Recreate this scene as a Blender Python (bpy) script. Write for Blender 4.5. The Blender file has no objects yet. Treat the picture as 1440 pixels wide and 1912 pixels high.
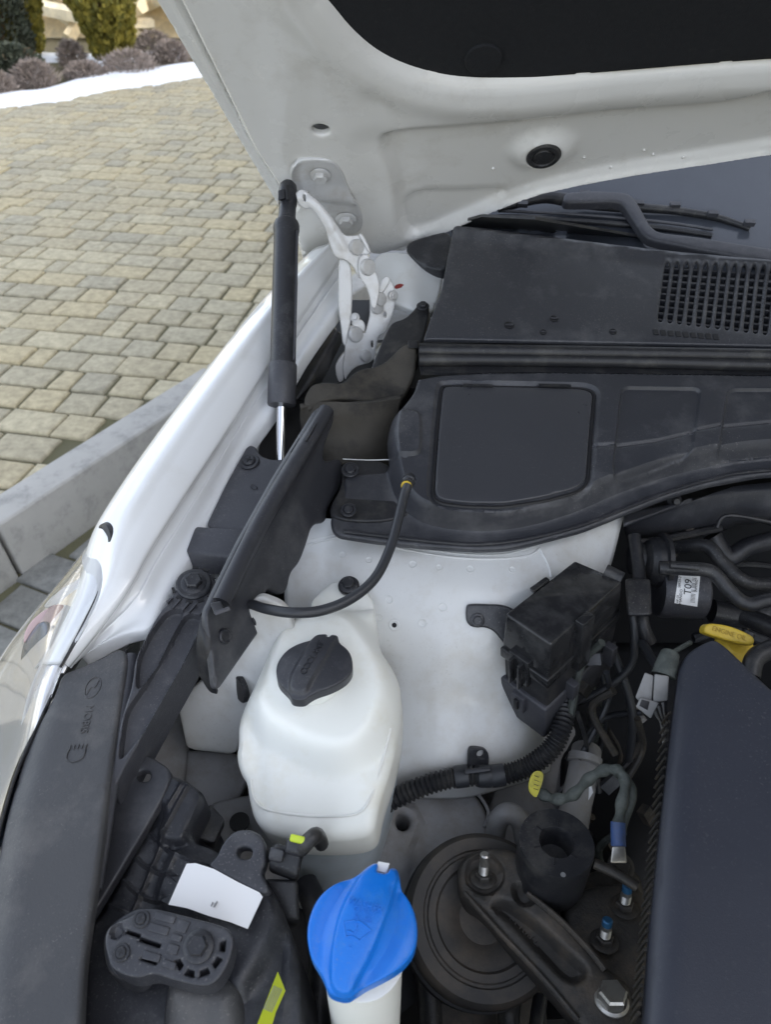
import bpy, math, random, bmesh
import numpy as np
from mathutils import Vector as Vec, Matrix, noise
from mathutils.geometry import delaunay_2d_cdt
random.seed(7)
rng = random.Random(11)
PI = math.pi
sc = bpy.context.scene
col = sc.collection

# ------------------------------------------------------------------ camera
CAM = Vec((0, 0, 1.45)); PITCH = math.radians(40.0)
FPX = 1381.0                                   # focal length in photo pixels (1440 x 1912)
cd = bpy.data.cameras.new('camera'); cam = bpy.data.objects.new('camera', cd); col.objects.link(cam)
cam.location = CAM; cam.rotation_euler = (PI/2 - PITCH, 0, 0)
cd.sensor_fit = 'VERTICAL'; cd.sensor_height = 36.0; cd.lens = 36.0*FPX/1912
cd.clip_start = .02; cd.clip_end = 300
cd.dof.use_dof = True; cd.dof.focus_distance = .62; cd.dof.aperture_fstop = 11
sc.camera = cam
FW = Vec((0, math.cos(PITCH), -math.sin(PITCH))); UP = Vec((0, math.sin(PITCH), math.cos(PITCH))); RT = Vec((1, 0, 0))

# ------------------------------------------------------------------ sky, sun, exposure
SUN_AZ = math.radians(108.4); SUN_EL = math.radians(30)
w = bpy.data.worlds.new('World'); sc.world = w; w.use_nodes = True
nt = w.node_tree; nt.nodes.clear()
sky = nt.nodes.new('ShaderNodeTexSky'); sky.sky_type = 'NISHITA'; sky.sun_disc = False
sky.sun_elevation = SUN_EL; sky.sun_rotation = SUN_AZ; sky.air_density = 1.0; sky.dust_density = 2.5; sky.ozone_density = 1.0
bg = nt.nodes.new('ShaderNodeBackground'); bg.inputs[1].default_value = .14
wo = nt.nodes.new('ShaderNodeOutputWorld')
hs = nt.nodes.new('ShaderNodeHueSaturation'); hs.inputs['Saturation'].default_value = .45   # lowered saturation takes the place of white balance
nt.links.new(sky.outputs[0], hs.inputs['Color']); nt.links.new(hs.outputs[0], bg.inputs[0]); nt.links.new(bg.outputs[0], wo.inputs[0])
sd = bpy.data.lights.new('sun', 'SUN'); sd.energy = 5.0; sd.angle = math.radians(.55); sd.color = (1, .93, .8)
sun = bpy.data.objects.new('sun', sd); col.objects.link(sun)
sdir = Vec((math.sin(SUN_AZ)*math.cos(SUN_EL), math.cos(SUN_AZ)*math.cos(SUN_EL), math.sin(SUN_EL)))
sun.rotation_euler = sdir.to_track_quat('Z', 'Y').to_euler(); sun.location = (6, -2, 8)
sc.view_settings.view_transform = 'Standard'; sc.view_settings.look = 'None'
sc.view_settings.exposure = 1.95; sc.view_settings.gamma = 1; sc.view_settings.use_curve_mapping = False

# ------------------------------------------------------------------ geometry helpers
def ray(px, py): return FW + RT*((px-720)/FPX) + UP*(-(py-956)/FPX)
def V(px, py, z):
    r = ray(px, py); return CAM + r*((z-CAM.z)/r.z)
def D(px, py, d): return CAM + ray(px, py)*d
def depth(p): return (Vec(p)-CAM).dot(FW)
def proj(p):
    q = Vec(p)-CAM; d = q.dot(FW); return 720+FPX*q.dot(RT)/d, 956-FPX*q.dot(UP)/d, d
def mm(p, px): return depth(p)/FPX*px          # photo pixels -> metres at p

class F:                                       # a plane with its own 2-D coordinates
    def __init__(s, a, b=None, c=None, n=None):
        s.o = V(*a) if len(a) == 3 and not isinstance(a, Vec) else Vec(a)
        if n is None:
            b = V(*b) if not isinstance(b, Vec) else b
            c = V(*c) if not isinstance(c, Vec) else c
            n = (b-s.o).cross(c-s.o).normalized()
        s.n = Vec(n).normalized()
        if s.n.dot(CAM-s.o) < 0: s.n = -s.n
        u = (b-s.o) if b is not None else RT
        u = (u - s.n*u.dot(s.n)).normalized(); s.u = u; s.v = s.n.cross(u).normalized()
    def uv(s, px, py):
        r = ray(px, py); p = CAM + r*((s.o-CAM).dot(s.n)/r.dot(s.n)) - s.o
        return (p.dot(s.u), p.dot(s.v))
    def w(s, u, v, h=0): return s.o + s.u*u + s.v*v + s.n*h
    def at(s, px, py, h=0):
        u, v = s.uv(px, py); return s.w(u, v, h)
    def off(s, h):
        g = F.__new__(F); g.o = s.o+s.n*h; g.u, g.v, g.n = s.u, s.v, s.n; return g
def Z(z): return F((720, 1400, z), n=(0, 0, 1))

def chaikin(p, k=2, closed=True, rc=.0045):
    p = [tuple(q) for q in p]; lim = 1e9
    if k == 1: k = 3; lim = rc
    for it in range(k):
        o = []
        n = len(p)
        if not closed: o.append(p[0])
        for i in range(n if closed else n-1):
            a, b = p[i], p[(i+1) % n]; L_ = math.dist(a, b)+1e-12; f = min(.25, lim/L_)
            o.append(tuple((1-f)*x+f*y for x, y in zip(a, b))); o.append(tuple(f*x+(1-f)*y for x, y in zip(a, b)))
        if not closed: o.append(p[-1])
        p = o; lim *= .45
    return p
def crom(p, n=8, closed=False):
    P = [np.array(q, float) for q in p]; m = len(P); out = []
    for i in range(m if closed else m-1):
        g = lambda j: P[j % m] if closed else P[max(0, min(m-1, j))]
        a, b, c, d = g(i-1), g(i), g(i+1), g(i+2)
        for k in range(n):
            t = k/n
            out.append(.5*(2*b+(c-a)*t+(2*a-5*b+4*c-d)*t*t+(3*b-a-3*c+d)*t**3))
    if not closed: out.append(P[-1])
    return out
def resamp(p, step):
    out = []
    n = len(p)
    for i in range(n):
        a = np.array(p[i]); b = np.array(p[(i+1) % n]); L = np.linalg.norm(b-a); k = max(1, int(math.ceil(L/step)))
        if L < 1e-7: continue
        for j in range(k): out.append(a+(b-a)*j/k)
    return np.array(out)
def dist_poly(q, poly, closed=True):
    q = np.asarray(q, float); poly = np.asarray(poly, float)
    a = poly if closed else poly[:-1]; b = np.roll(poly, -1, 0) if closed else poly[1:]
    out = np.full(len(q), 1e9)
    ab = b-a; L2 = (ab**2).sum(1)+1e-14
    for s in range(0, len(q), 4000):
        Q = q[s:s+4000, None, :]-a[None]
        t = np.clip((Q*ab).sum(2)/L2, 0, 1)
        d = np.sqrt(((Q-t[..., None]*ab)**2).sum(2)); out[s:s+4000] = d.min(1)
    return out
def inside(q, poly):
    q = np.asarray(q, float); poly = np.asarray(poly, float); r = np.zeros(len(q), bool)
    x, y = q[:, 0], q[:, 1]; n = len(poly); j = n-1
    for i in range(n):
        xi, yi = poly[i]; xj, yj = poly[j]
        if yi != yj:
            c = ((yi > y) != (yj > y)) & (x < (xj-xi)*(y-yi)/(yj-yi)+xi); r ^= c
        j = i
    return r
def sst(x, w):                                  # smooth 0..1 step centred on 0
    t = np.clip(x/w+.5, 0, 1); return t*t*(3-2*t)
def PL(fr, pts, k=2, closed=True):              # photo polyline -> plane coordinates
    return np.array(chaikin([fr.uv(*p) for p in pts], k, closed))
def sdp(fr, pts, k=2):                          # signed distance function (+ inside)
    P = PL(fr, pts, k)
    return lambda q: np.where(inside(q, P), 1, -1)*dist_poly(q, P)
def dln(fr, pts, k=2):
    P = PL(fr, pts, k, False)
    return lambda q: dist_poly(q, P, False)
def LN(fr, pts, k=1, closed=True, offs=(0, .0015, .003, .0045)):   # mesh points laid along a feature line
    P = PL(fr, pts, k, closed); P = np.vstack([P, P[:1]]) if closed else P
    return (P, sorted(set([o for o in offs]+[-o for o in offs])))
def gau(d, s): return np.exp(-(d/s)**2)

def smooth_mesh(me, ang=35):
    me.polygons.foreach_set('use_smooth', [True]*len(me.polygons))
    try: me.set_sharp_from_angle(angle=math.radians(ang))
    except Exception: pass
def mesh(name, verts, faces, m=None, ang=35):
    me = bpy.data.meshes.new(name); me.from_pydata([tuple(v) for v in verts], [], [tuple(int(i) for i in f) for f in faces])
    me.validate(); me.update()
    if m: me.materials.append(m)
    smooth_mesh(me, ang); return me
WPOS = {}
def thing(name, label, cat, loc, group=None):
    o = bpy.data.objects.new(name, None); col.objects.link(o); o.empty_display_size = .02
    o.location = loc; o['label'] = label; o['category'] = cat; WPOS[o] = Matrix.Translation(Vec(loc))
    if group: o['group'] = group
    return o
def put(name, me, parent=None, M=None, label=None, **kw):
    o = bpy.data.objects.new(name, me); col.objects.link(o)
    M = M or Matrix.Identity(4)
    if parent:
        o.parent = parent; o.matrix_local = WPOS[parent].inverted() @ M
    else: o.matrix_local = M
    WPOS[o] = M.copy()
    if label: o['label'] = label
    for k, v in kw.items(): o[k] = v
    return o
def tag(o, label, cat, group=None):
    o['label'] = label; o['category'] = cat
    if group: o['group'] = group
    return o

def sheet(name, fr, outline, m, parent=None, h=None, thick=.003, r=0., res=.006, holes=(), k=2, ext=None, uvs=False, ang=35, open_back=False, put_it=True, lines=(), **kw):
    """a moulded plate: outline in plane fr, relief h(q), rounded rim r, real thickness."""
    P = np.array(chaikin([fr.uv(*p) for p in outline] if not uvs else outline, k)) if k else np.array([fr.uv(*p) for p in outline] if not uvs else outline)
    B = resamp(P, res*1.2)
    A = .5*np.sum(B[:, 0]*np.roll(B[:, 1], -1)-np.roll(B[:, 0], -1)*B[:, 1])
    if A < 0: B = B[::-1]
    HL = []
    for hp in holes:
        hp, hk = (hp if isinstance(hp, tuple) and isinstance(hp[1], int) else (hp, 2))
        H = resamp(chaikin([fr.uv(*p) for p in hp] if not uvs else hp, hk), res*1.2)
        a = .5*np.sum(H[:, 0]*np.roll(H[:, 1], -1)-np.roll(H[:, 0], -1)*H[:, 1])
        HL.append(H if a < 0 else H[::-1])
    loops = [B]+HL
    mn = B.min(0); mx = B.max(0)
    gx = np.arange(mn[0], mx[0], res); gy = np.arange(mn[1], mx[1], res)
    G = np.array([(x+(j % 2)*res*.5, y) for j, y in enumerate(gy) for x in gx]) if len(gx)*len(gy) else np.zeros((0, 2))
    def dB(q): 
        d = dist_poly(q, B)
        for H in HL: d = np.minimum(d, dist_poly(q, H))
        return d
    def ins(q):
        g = inside(q, B)
        for H in HL: g &= ~inside(q, H)
        return g
    if len(G):
        G = G[ins(G)]
        if len(G): G = G[dB(G) > max(r, .45*res)]
    rings = []
    if r > 0:
        for f in (.06, .25, .55, 1.0):
            for Lp in loops:
                t = np.roll(Lp, -1, 0)-np.roll(Lp, 1, 0); t /= (np.linalg.norm(t, axis=1)[:, None]+1e-12)
                nn = np.stack([-t[:, 1], t[:, 0]], 1); q = Lp+nn*r*f
                ok = ins(q); q = q[ok]
                if len(q): q = q[dB(q) > r*f*.93]; rings.append(q)
    allp = np.concatenate(loops+rings+([G] if len(G) else []))
    if lines:
        ex_ = []
        for Lq, offs in lines:
            Lq = np.asarray(Lq, float); q = []
            for i in range(len(Lq)-1):
                kk = max(1, int(np.linalg.norm(Lq[i+1]-Lq[i])/(res*.7)))
                q += [Lq[i]+(Lq[i+1]-Lq[i])*j/kk for j in range(kk)]
            q = np.array(q); t = np.roll(q, -1, 0)-np.roll(q, 1, 0); t[0] = t[1]; t[-1] = t[-2]; t /= (np.linalg.norm(t, axis=1)[:, None]+1e-12); nn = np.stack([-t[:, 1], t[:, 0]], 1)
            for of_ in offs: ex_.append(q+nn*of_)
        ex_ = np.concatenate(ex_); ex_ = ex_[ins(ex_)]; ex_ = ex_[dB(ex_) > max(r*1.02, .0015)]
        if len(G):
            w0 = max(abs(o) for _, of2 in lines for o in of2)
            keep = np.ones(len(G), bool)
            for Lq, offs in lines: keep &= dist_poly(G, Lq, False) > max(offs)+res*.45
            keepi = keep; allp = np.concatenate([np.concatenate(loops+rings), G[keepi], ex_])
        else: allp = np.concatenate([allp, ex_])
    edges = []; s = 0
    for Lp in loops:
        n = len(Lp); edges += [(s+i, s+(i+1) % n) for i in range(n)]; s += n
    vv, ee, ff, ov, oe, of = delaunay_2d_cdt([Vec(p) for p in allp], edges, [], 0, 1e-7)
    q = np.array([tuple(v) for v in vv]); T = np.array([f for f in ff if len(f) == 3])
    cen = q[T].mean(1); T = T[ins(cen)]
    a2 = (q[T[:, 1], 0]-q[T[:, 0], 0])*(q[T[:, 2], 1]-q[T[:, 0], 1])-(q[T[:, 2], 0]-q[T[:, 0], 0])*(q[T[:, 1], 1]-q[T[:, 0], 1])
    T[a2 < 0] = T[a2 < 0][:, ::-1]
    hh = np.zeros(len(q))
    if h is not None: hh = hh+h(q)
    if r > 0:
        d = np.clip(dB(q), 0, r); hh = hh-(r-np.sqrt(np.maximum(r*r-(r-d)**2, 0)))
    o_, u_, v_, n_ = (np.array(x) for x in (fr.o, fr.u, fr.v, fr.n))
    top = o_+q[:, :1]*u_+q[:, 1:]*v_+hh[:, None]*n_
    E = -n_*thick if ext is None else np.array(ext, float)
    bot = top+E if ext is None else top+E
    used = np.unique(T); rm = -np.ones(len(q), int); rm[used] = np.arange(len(used)); T2 = rm[T]; top = top[used]; bot = bot[used]; n = len(used)
    from collections import Counter
    dirE = {}
    for t in T2:
        for i in range(3): dirE[(t[i], t[(i+1) % 3])] = 1
    bd = [e for e in dirE if (e[1], e[0]) not in dirE]
    V3 = list(top)+list(bot); faces = [tuple(t) for t in T2]
    if not open_back: faces += [(t[2]+n, t[1]+n, t[0]+n) for t in T2]
    faces += [(b, a, a+n, b+n) for a, b in bd]
    me = mesh(name, V3, faces, m, ang)
    if not put_it: return me
    return put(name, me, parent, **kw)

def loft(name, rows, m, parent=None, n=8, thick=0., ang=40, tdir=None, **kw):
    """smooth skin through rows of 3-D points (each row the same count)."""
    R = [crom(r, n) for r in rows]; R = np.array(R)                  # rows x cols x 3
    C = np.array([crom(list(R[:, j]), n) for j in range(R.shape[1])])   # cols x rows x 3
    a, b = C.shape[:2]
    vs = C.reshape(-1, 3); fs = [(i*b+j, i*b+j+1, (i+1)*b+j+1, (i+1)*b+j) for i in range(a-1) for j in range(b-1)]
    me = mesh(name, vs, fs, m, ang)
    # orient towards the camera
    f0 = me.polygons[len(me.polygons)//2]
    if f0.normal.dot(CAM-f0.center) < 0:
        me.flip_normals()
    o = put(name, me, parent, **kw)
    if thick:
        md = o.modifiers.new('s', 'SOLIDIFY'); md.thickness = thick; md.offset = -1
    return o
def tube_geo(pts, rad, seg=14, n=6, cap=True):
    P = [Vec(p) for p in crom(pts, n)] if len(pts) > 2 and n > 1 else [Vec(p) for p in pts]
    m_ = len(P); R = rad if callable(rad) else (lambda t: rad)
    vs = []; fs = []; t0 = (P[1]-P[0]).normalized(); a = t0.orthogonal().normalized()
    for i, p in enumerate(P):
        t = (P[min(i+1, m_-1)]-P[max(i-1, 0)]).normalized(); a = (a-t*a.dot(t)).normalized(); b = t.cross(a)
        r = R(i/(m_-1))
        for k in range(seg):
            an = 2*PI*k/seg; vs.append(p+(a*math.cos(an)+b*math.sin(an))*r)
    for i in range(m_-1):
        for k in range(seg):
            k2 = (k+1) % seg; fs.append((i*seg+k, i*seg+k2, (i+1)*seg+k2, (i+1)*seg+k))
    if cap: fs.append(tuple(range(seg))[::-1]); fs.append(tuple((m_-1)*seg+k for k in range(seg)))
    return vs, fs
def tube(name, pts, rad, m, parent=None, seg=14, n=6, cap=True, ang=40, **kw):
    vs, fs = tube_geo(pts, rad, seg, n, cap); return put(name, mesh(name, vs, fs, m, ang), parent, **kw)
def lathe_geo(c, ax, prof, seg=40):
    c = Vec(c); ax = Vec(ax).normalized(); a = ax.orthogonal().normalized(); b = ax.cross(a); vs = []; fs = []
    for r, h in prof:
        for k in range(seg):
            an = 2*PI*k/seg; vs.append(c+ax*h+(a*math.cos(an)+b*math.sin(an))*max(r, 1e-5))
    for i in range(len(prof)-1):
        for k in range(seg):
            k2 = (k+1) % seg; fs.append((i*seg+k, i*seg+k2, (i+1)*seg+k2, (i+1)*seg+k))
    fs.append(tuple(range(seg))[::-1]); fs.append(tuple((len(prof)-1)*seg+k for k in range(seg)))
    return vs, fs
def lathe(name, c, ax, prof, m, parent=None, seg=40, ang=30, **kw):
    vs, fs = lathe_geo(c, ax, prof, seg); return put(name, mesh(name, vs, fs, m, ang), parent, **kw)
def join(*gs):
    vs = []; fs = []
    for v, f in gs:
        n = len(vs); vs += list(v); fs += [tuple(i+n for i in q) for q in f]
    return vs, fs
def hexa(name, top, bot, m, parent=None, bev=.002, **kw):
    vs = list(top)+list(bot); n = len(top)
    fs = [tuple(range(n)), tuple(range(2*n-1, n-1, -1))]+[(i, i+n, (i+1) % n+n, (i+1) % n) for i in range(n)]
    bm = bmesh.new(); vv = [bm.verts.new(v) for v in vs]
    for f in fs: bm.faces.new([vv[i] for i in f])
    bmesh.ops.recalc_face_normals(bm, faces=bm.faces)
    if bev: bmesh.ops.bevel(bm, geom=bm.edges[:], offset=bev, segments=3, profile=.5, affect='EDGES')
    me = bpy.data.meshes.new(name); bm.to_mesh(me); bm.free(); me.materials.append(m); smooth_mesh(me, 40)
    return put(name, me, parent, **kw)
def box_geo(c, x, y, z):                        # half-axis vectors
    c = Vec(c); vs = [c+x*a+y*b+z*d for a in (-1, 1) for b in (-1, 1) for d in (-1, 1)]
    return vs, [(0, 1, 3, 2), (4, 6, 7, 5), (0, 4, 5, 1), (2, 3, 7, 6), (0, 2, 6, 4), (1, 5, 7, 3)]
def axM(p, n, up=None):                         # matrix: local Z along n at p
    n = Vec(n).normalized(); u = Vec(up) if up is not None else Vec((0, 1, 0))
    y = (u-n*u.dot(n))
    y = y.normalized() if y.length > 1e-4 else n.orthogonal().normalized()
    x = y.cross(n); M = Matrix((x, y, n)).transposed().to_4x4(); M.translation = p; return M
def scaled(M, s): return M @ Matrix.Diagonal((s, s, s, 1))

def text_me(s, size, m, ext=.0003, spacing=1.0, align='CENTER', bevel=0):
    cu = bpy.data.curves.new('lettering', 'FONT'); cu.body = s; cu.size = size; cu.extrude = ext; cu.align_x = align; cu.align_y = 'CENTER'; cu.space_character = spacing; cu.space_line = .85
    cu.resolution_u = 3; cu.offset = bevel
    o = bpy.data.objects.new('lettering', cu); col.objects.link(o)
    bpy.context.view_layer.update()
    me = bpy.data.meshes.new_from_object(o.evaluated_get(bpy.context.evaluated_depsgraph_get()))
    bpy.data.objects.remove(o); bpy.data.curves.remove(cu); me.materials.clear(); me.materials.append(m); return me

# ------------------------------------------------------------------ materials
def mat(name, c, rough=.5, metal=0., c2=None, nscale=30., namt=.5, bump=0., bscale=400., spec=.5, coat=0., dirt=None, dscale=12., dthr=.55, rvar=0., trans=0., ior=1.45, sss=0., sheen=0., damt=.6, alpha=1., speck=0., sscale=650.):
    m = bpy.data.materials.new(name); m.use_nodes = True; t = m.node_tree; b = t.nodes['Principled BSDF']; L = t.links
    c = (*c, 1)
    b.inputs['Roughness'].default_value = rough; b.inputs['Metallic'].default_value = metal
    b.inputs['Base Color'].default_value = c; b.inputs['Specular IOR Level'].default_value = spec
    b.inputs['Coat Weight'].default_value = coat; b.inputs['Coat Roughness'].default_value = .05
    b.inputs['Transmission Weight'].default_value = trans; b.inputs['IOR'].default_value = ior
    b.inputs['Subsurface Weight'].default_value = sss; b.inputs['Subsurface Radius'].default_value = (1, 1, 1); b.inputs['Subsurface Scale'].default_value = .01
    b.inputs['Alpha'].default_value = alpha
    tc = t.nodes.new('ShaderNodeTexCoord'); geo = t.nodes.new('ShaderNodeNewGeometry')
    P = geo.outputs['Position']
    def noi(s, det=5, rg=.6, vec=None):
        n = t.nodes.new('ShaderNodeTexNoise'); n.inputs['Scale'].default_value = s; n.inputs['Detail'].default_value = det; n.inputs['Roughness'].default_value = rg
        L.new(vec or P, n.inputs['Vector']); return n.outputs['Fac']
    def rmp(x, a, b_):
        r = t.nodes.new('ShaderNodeMapRange'); r.inputs[1].default_value = a; r.inputs[2].default_value = b_; L.new(x, r.inputs[0]); return r.outputs[0]
    def mix(f, a, b_):
        x = t.nodes.new('ShaderNodeMix'); x.data_type = 'RGBA'
        if isinstance(f, float): x.inputs[0].default_value = f
        else: L.new(f, x.inputs[0])
        for s, vv in ((x.inputs[6], a), (x.inputs[7], b_)):
            if isinstance(vv, tuple): s.default_value = vv
            else: L.new(vv, s)
        return x.outputs[2]
    cur = c
    if c2: cur = mix(rmp(noi(nscale), .5-.28/max(namt, .01)*.5, .5+.28/max(namt, .01)*.5), c, (*c2, 1))
    if dirt:
        f = rmp(noi(dscale, 8, .7), dthr-.06, dthr+.12)
        mu = t.nodes.new('ShaderNodeMath'); mu.operation = 'MULTIPLY'; mu.inputs[1].default_value = damt; L.new(f, mu.inputs[0])
        f2 = mu.outputs[0]; cur = mix(f2, cur, (*dirt, 1))
    if speck:
        f = rmp(noi(sscale, 3, .6), .60, .72); mu = t.nodes.new('ShaderNodeMath'); mu.operation = 'MULTIPLY'; mu.inputs[1].default_value = speck; L.new(f, mu.inputs[0])
        f3 = rmp(noi(9., 6, .65), .42, .62); m3 = t.nodes.new('ShaderNodeMath'); m3.operation = 'MULTIPLY'; L.new(mu.outputs[0], m3.inputs[0]); L.new(f3, m3.inputs[1])
        cur = mix(m3.outputs[0], cur, (.30, .29, .27, 1))
    if not isinstance(cur, tuple): L.new(cur, b.inputs['Base Color'])
    if rvar:
        r = t.nodes.new('ShaderNodeMapRange'); r.inputs[1].default_value = .3; r.inputs[2].default_value = .7; r.inputs[3].default_value = max(0, rough-rvar); r.inputs[4].default_value = min(1, rough+rvar)
        L.new(noi(nscale*1.7, 6, .65), r.inputs[0]); L.new(r.outputs[0], b.inputs['Roughness'])
    if bump:
        bp = t.nodes.new('ShaderNodeBump'); bp.inputs['Strength'].default_value = 1; bp.inputs['Distance'].default_value = bump
        L.new(noi(bscale, 4, .6), bp.inputs['Height']); L.new(bp.outputs[0], b.inputs['Normal'])
    m['b'] = 0
    return m
def pal(name, cols, rough=.85, nscale=60, bump=.0008, bscale=200, dark=.55):   # one colour out of a palette per loose piece
    m = mat(name, cols[0], rough); t = m.node_tree; L = t.links; b = t.nodes['Principled BSDF']
    g = t.nodes.new('ShaderNodeNewGeometry'); oi = t.nodes.new('ShaderNodeObjectInfo')
    ad = t.nodes.new('ShaderNodeMath'); ad.operation = 'ADD'; L.new(g.outputs['Random Per Island'], ad.inputs[0]); L.new(oi.outputs['Random'], ad.inputs[1])
    fr = t.nodes.new('ShaderNodeMath'); fr.operation = 'FRACT'; L.new(ad.outputs[0], fr.inputs[0])
    cr = t.nodes.new('ShaderNodeValToRGB'); L.new(fr.outputs[0], cr.inputs[0]); e = cr.color_ramp.elements
    while len(e) < len(cols): e.new(.5)
    for i, c in enumerate(cols): e[i].position = i/(len(cols)-1); e[i].color = (*c, 1)
    n = t.nodes.new('ShaderNodeTexNoise'); n.inputs['Scale'].default_value = nscale; n.inputs['Detail'].default_value = 6; n.inputs['Roughness'].default_value = .7; L.new(g.outputs['Position'], n.inputs['Vector'])
    mr = t.nodes.new('ShaderNodeMapRange'); mr.inputs[1].default_value = .3; mr.inputs[2].default_value = .7; mr.inputs[3].default_value = dark; mr.inputs[4].default_value = 1.15; L.new(n.outputs[0], mr.inputs[0])
    mu = t.nodes.new('ShaderNodeMix'); mu.data_type = 'RGBA'; mu.blend_type = 'MULTIPLY'; mu.inputs[0].default_value = 1; L.new(cr.outputs[0], mu.inputs[6]); L.new(mr.outputs[0], mu.inputs[7]); L.new(mu.outputs[2], b.inputs['Base Color'])
    bp = t.nodes.new('ShaderNodeBump'); bp.inputs['Distance'].default_value = bump; n2 = t.nodes.new('ShaderNodeTexNoise'); n2.inputs['Scale'].default_value = bscale; L.new(g.outputs['Position'], n2.inputs['Vector']); L.new(n2.outputs[0], bp.inputs['Height']); L.new(bp.outputs[0], b.inputs['Normal'])
    return m
M = {}
M['paint'] = mat('white_car_paint', (.78, .79, .80), .28, coat=1., dirt=(.55, .53, .47), dscale=9, dthr=.6, damt=.25, bump=.00004, bscale=900)
M['inner'] = mat('dusty_white_inner_paint', (.68, .695, .70), .36, coat=.4, speck=.25, sscale=400., dirt=(.42, .38, .31), dscale=14, dthr=.55, damt=.4, c2=(.60, .60, .585), nscale=7, rvar=.12)
M['hoodin'] = mat('hood_inner_paint', (.77, .76, .735), .28, coat=.35, dirt=(.40, .36, .30), dscale=14, dthr=.60, damt=.3, c2=(.735, .73, .715), nscale=5, rvar=.1)
M['bare'] = mat('grey_inner_panel_paint', (.34, .34, .35), .5, dirt=(.2, .18, .15), dscale=20, dthr=.5, damt=.6, c2=(.28, .28, .29), nscale=14)
M['hinge'] = mat('satin_silver_white_paint', (.60, .60, .60), .32, metal=.15, dirt=(.4, .37, .33), dscale=40, dthr=.55, damt=.5)
M['plas'] = mat('black_plastic', (.018, .019, .024), .36, c2=(.026, .027, .032), nscale=18, bump=.00016, bscale=1100, speck=.35, dirt=(.12, .12, .125), dscale=26, dthr=.57, damt=.35, rvar=.07)
M['plas2'] = mat('dark_grey_moulded_plastic', (.031, .0325, .039), .35, c2=(.043, .0445, .052), nscale=9, bump=.00018, bscale=1000, speck=.45, dirt=(.14, .14, .145), dscale=15, dthr=.56, damt=.4, rvar=.06)
M['plasd'] = mat('dusty_charcoal_plastic', (.042, .043, .051), .42, c2=(.058, .059, .068), nscale=14, bump=.00018, bscale=900, speck=.4, dirt=(.15, .15, .15), dscale=90, dthr=.58, damt=.25, rvar=.06)
M['rub'] = mat('black_rubber', (.014, .015, .018), .42, c2=(.022, .022, .025), nscale=30, bump=.00015, bscale=700, speck=.4, dirt=(.1, .095, .085), dscale=40, dthr=.55, damt=.4)
M['foam'] = mat('stained_brown_foam', (.036, .032, .026), .75, c2=(.065, .058, .048), nscale=25, dirt=(.012, .012, .012), dscale=22, dthr=.58, damt=.9, bump=.0003, bscale=500)
M['pad'] = mat('black_felt_pad', (.010, .011, .014), .92, c2=(.016, .017, .02), nscale=200, bump=.0006, bscale=700, dirt=(.05, .05, .05), dscale=130, dthr=.66, damt=.5)
M['iron'] = mat('dirty_cast_iron', (.026, .025, .024), .5, metal=.3, c2=(.06, .055, .05), nscale=40, dirt=(.12, .095, .07), dscale=30, dthr=.54, damt=.6, bump=.0004, bscale=500)
M['dirtrub'] = mat('dusty_mount_rubber', (.028, .027, .027), .6, c2=(.045, .04, .035), nscale=30, dirt=(.10, .08, .06), dscale=24, dthr=.52, damt=.6, bump=.0002, bscale=500)
M['steel'] = mat('bright_zinc_steel', (.42, .41, .385), .34, metal=.9, dirt=(.25, .22, .18), dscale=90, dthr=.55, damt=.5)
M['chrome'] = mat('polished_rod', (.72, .73, .76), .08, metal=1.)
M['chromel'] = mat('lamp_reflector', (.9, .9, .92), .12, metal=.9)
M['tank'] = mat('milky_translucent_tank', (.88, .885, .84), .34, sss=.35, c2=(.85, .86, .81), nscale=12, dirt=(.66, .60, .44), dscale=14, dthr=.56, damt=.35)
M['tanklow'] = mat('shaded_milky_tank_lower', (.50, .56, .60), .35, sss=.3, dirt=(.35, .38, .38), dscale=12, dthr=.5)  # blue-grey lower tank, with its shadow mixed into the colour
M['blue'] = mat('bright_blue_plastic', (.004, .145, .60), .30, c2=(.010, .18, .66), nscale=40, bump=.00016, bscale=1000, speck=.3, dirt=(.05, .2, .5), dscale=50, dthr=.58, damt=.5)
M['yel'] = mat('yellow_plastic', (.62, .44, .04), .42, c2=(.5, .35, .04), nscale=60, dirt=(.2, .15, .05), dscale=60, dthr=.6)
M['lime'] = mat('lime_green_clip', (.50, .62, .04), .4)
M['ylabel'] = mat('yellow_green_sticker', (.42, .48, .02), .5)
M['tag'] = mat('yellow_tape_tag', (.42, .38, .04), .5, dirt=(.12, .11, .04), dscale=90, dthr=.5)
M['white'] = mat('white_paper_sticker', (.82, .82, .82), .35)
M['ink_and_shade'] = mat('black_ink_and_shade', (.012, .012, .014), .5)  # print black; also laid in gaps and holes as painted shade
M['greyc'] = mat('light_grey_connector_plastic', (.19, .19, .19), .45, dirt=(.12, .11, .1), dscale=60)
M['bluet'] = mat('faded_blue_tape', (.035, .07, .18), .5, dirt=(.05, .05, .06), dscale=80)
M['glass'] = mat('dark_windshield_glass', (.075, .083, .10), .12, spec=.5, coat=0., dirt=(.12, .13, .15), dscale=300, dthr=.66, damt=.5, c2=(.045, .05, .062), nscale=4)
M['lens'] = mat('clear_headlight_lens', (.97, .97, .98), .03, trans=1., ior=1.3)
M['shell'] = mat('lamp_inner_shell', (.86, .85, .84), .12, metal=.5)
M['lampin'] = mat('lamp_inner_pinkish_bezel', (.42, .30, .29), .25, metal=.5)
M['lampdark'] = mat('lamp_dark_blue_cell', (.10, .13, .19), .25, metal=.5)
M['red'] = mat('dark_red_plastic', (.22, .02, .015), .5)
M['dark'] = mat('engine_bay_black', (.012, .013, .015), .6, c2=(.02, .02, .022), nscale=20)
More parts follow.
